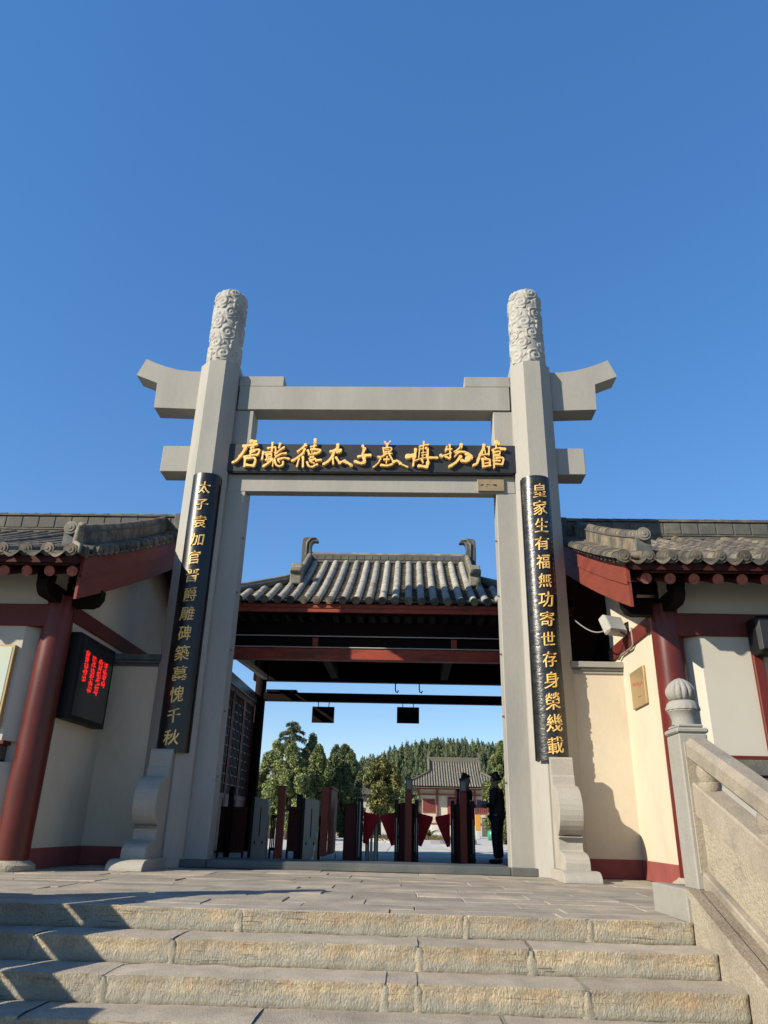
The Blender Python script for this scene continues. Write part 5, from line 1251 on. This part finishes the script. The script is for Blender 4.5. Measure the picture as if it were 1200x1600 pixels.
tree('round_tree', -1.25, 45.0, 5.2, 1.7, 'leaf_gold', 'broad yellowing autumn tree in front of the wooded hill', 7, 'round', n=12000, size=.16, base=1.6)
tree('round_tree', 0.5, 62.0, 4.6, 1.6, 'leaf_mid', 'low dark bush-like tree left of the hall', 8, 'round', n=9000, size=.16, base=.5)
tree('round_tree', -5.6, 40.0, 5.0, 2.0, 'leaf_dark', 'dark tree filling the gap behind the left junipers', 9, 'round', n=9000, size=.15, base=.5)
tree('small_tree', 8.3, 50.0, 2.6, 1.2, 'leaf_mid', 'small leafy tree in front of the right end of the hall', 10, 'round', n=4000, size=.10, base=.9)
tree('juniper_tree', -4.9, 33.0, 5.5, 1.6, 'leaf_dark', 'dark broad juniper behind the two pale ones at left', 21, n=30000, size=.08)
tree('juniper_tree', -3.1, 34.5, 5.2, 1.6, 'leaf_dark', 'dark juniper filling the row behind the second steel cabinet', 22, n=30000, size=.08)
# cedar with drooping tiers
cd = thing('cedar_tree', 'tall cedar with drooping tiered branches above the left junipers', 'tree', (-6.0, 32, 0), 'courtyard trees seen through the gatehouse')
q = MB(); q.tube([(-6.0, 32, 0), (-6.0, 32, 4), (-6.05, 32, 6.3)], [.22, .14, .02], 10); C = []; Q = []; random.seed(14)
for k in range(60):
    z = 2.2 + 4.05 * (k / 60); L = (6.7 - z) * .52 + .15; a = random.uniform(0, 6.28); dx, dy = math.cos(a), math.sin(a)
    pts = [(-6.0 + dx * L * s, 32 + dy * L * s, z + .25 * L * s - .45 * L * s * s) for s in (0, .33, .66, 1)]
    q.tube(pts, [.05, .035, .02, .008], 5)
    for s in np.linspace(.15, 1, 9):
        C.append((-6.0 + dx * L * s + random.uniform(-.08, .08), 32 + dy * L * s, z + .25 * L * s - .45 * L * s * s - .04)); w2 = .22 * (1.1 - s * .75); Q.append((w2, w2, .10))
q.build('trunk', 'bark', cd, smooth=True)
leaves('needles', C, Q, 22000, .085, 'leaf_cedar', cd, 14, flat=.3, stretch=1.1)

# hill and its conifer wood
def hill_z(x, y):
    return 13.0 * math.exp(-((x - 8) / 31) ** 2) * math.exp(-((y - 175) / 42) ** 2) + 7 * math.exp(-((x - 50) / 45) ** 2 - ((y - 200) / 60) ** 2) + 2.5 * math.exp(-((x + 60) / 60) ** 2 - ((y - 230) / 60) ** 2)
q = MB(); q.grid(lambda u, v: (-120 + 260 * u, 96 + 200 * v, -.4 + hill_z(-120 + 260 * u, 96 + 200 * v)), 80, 60); struct(q.build('hill', 'hillsoil', smooth=True, recalc=False))
g = np.random.default_rng(31)
def conifer_cards(n_tree):
    Vs = []
    for k in range(n_tree):
        while True:
            y = g.uniform(104, 178); x = g.uniform(-62, 82)
            if g.random() < .25 + .75 * math.exp(-((x - 8) / 30) ** 2): break
        z = hill_z(x, y) - .4; h = g.uniform(3.6, 5.8); r = h * g.uniform(.24, .32); m = 260
        s = g.random(m) ** .75; a = g.random(m) * 2 * math.pi; rr = r * (1 - s) ** .8 * (.55 + .45 * g.random(m)) * (1 + .35 * np.sin(a * 3 + k + s * 9))
        P = np.stack([x + rr * np.cos(a), y + rr * np.sin(a), z + .2 + h * s], 1)
        out = np.stack([np.cos(a), np.sin(a), np.full(m, -.15)], 1); tn = np.stack([-np.sin(a), np.cos(a), g.normal(size=m) * .3], 1); up_ = np.stack([np.cos(a) * .3, np.sin(a) * .3, np.ones(m)], 1) + g.normal(size=(m, 3)) * .35
        sz = (h * .055 * (1.2 - s))[:, None] * (.7 + .8 * g.random(m))[:, None]
        Vs.append(np.stack([P - tn * sz, P + out * sz * .5 - up_ * sz * .4, P + tn * sz, P + up_ * sz * 1.5], 1).reshape(-1, 3))
    return np.concatenate(Vs)
V = conifer_cards(1700); n = len(V) // 4
me = bpy.data.meshes.new('hill_wood'); me.vertices.add(4 * n); me.vertices.foreach_set('co', V.ravel()); me.loops.add(4 * n); me.polygons.add(n)
me.loops.foreach_set('vertex_index', np.arange(4 * n, dtype=np.int32)); me.polygons.foreach_set('loop_start', np.arange(0, 4 * n, 4, dtype=np.int32)); me.update(); me.validate(); me.materials.append(M['hillwood'])
hw = bpy.data.objects.new('hill_wood', me); COL.objects.link(hw); tag(hw, 'dense dark conifer wood covering the hill behind the hall', 'wood', kind='stuff')
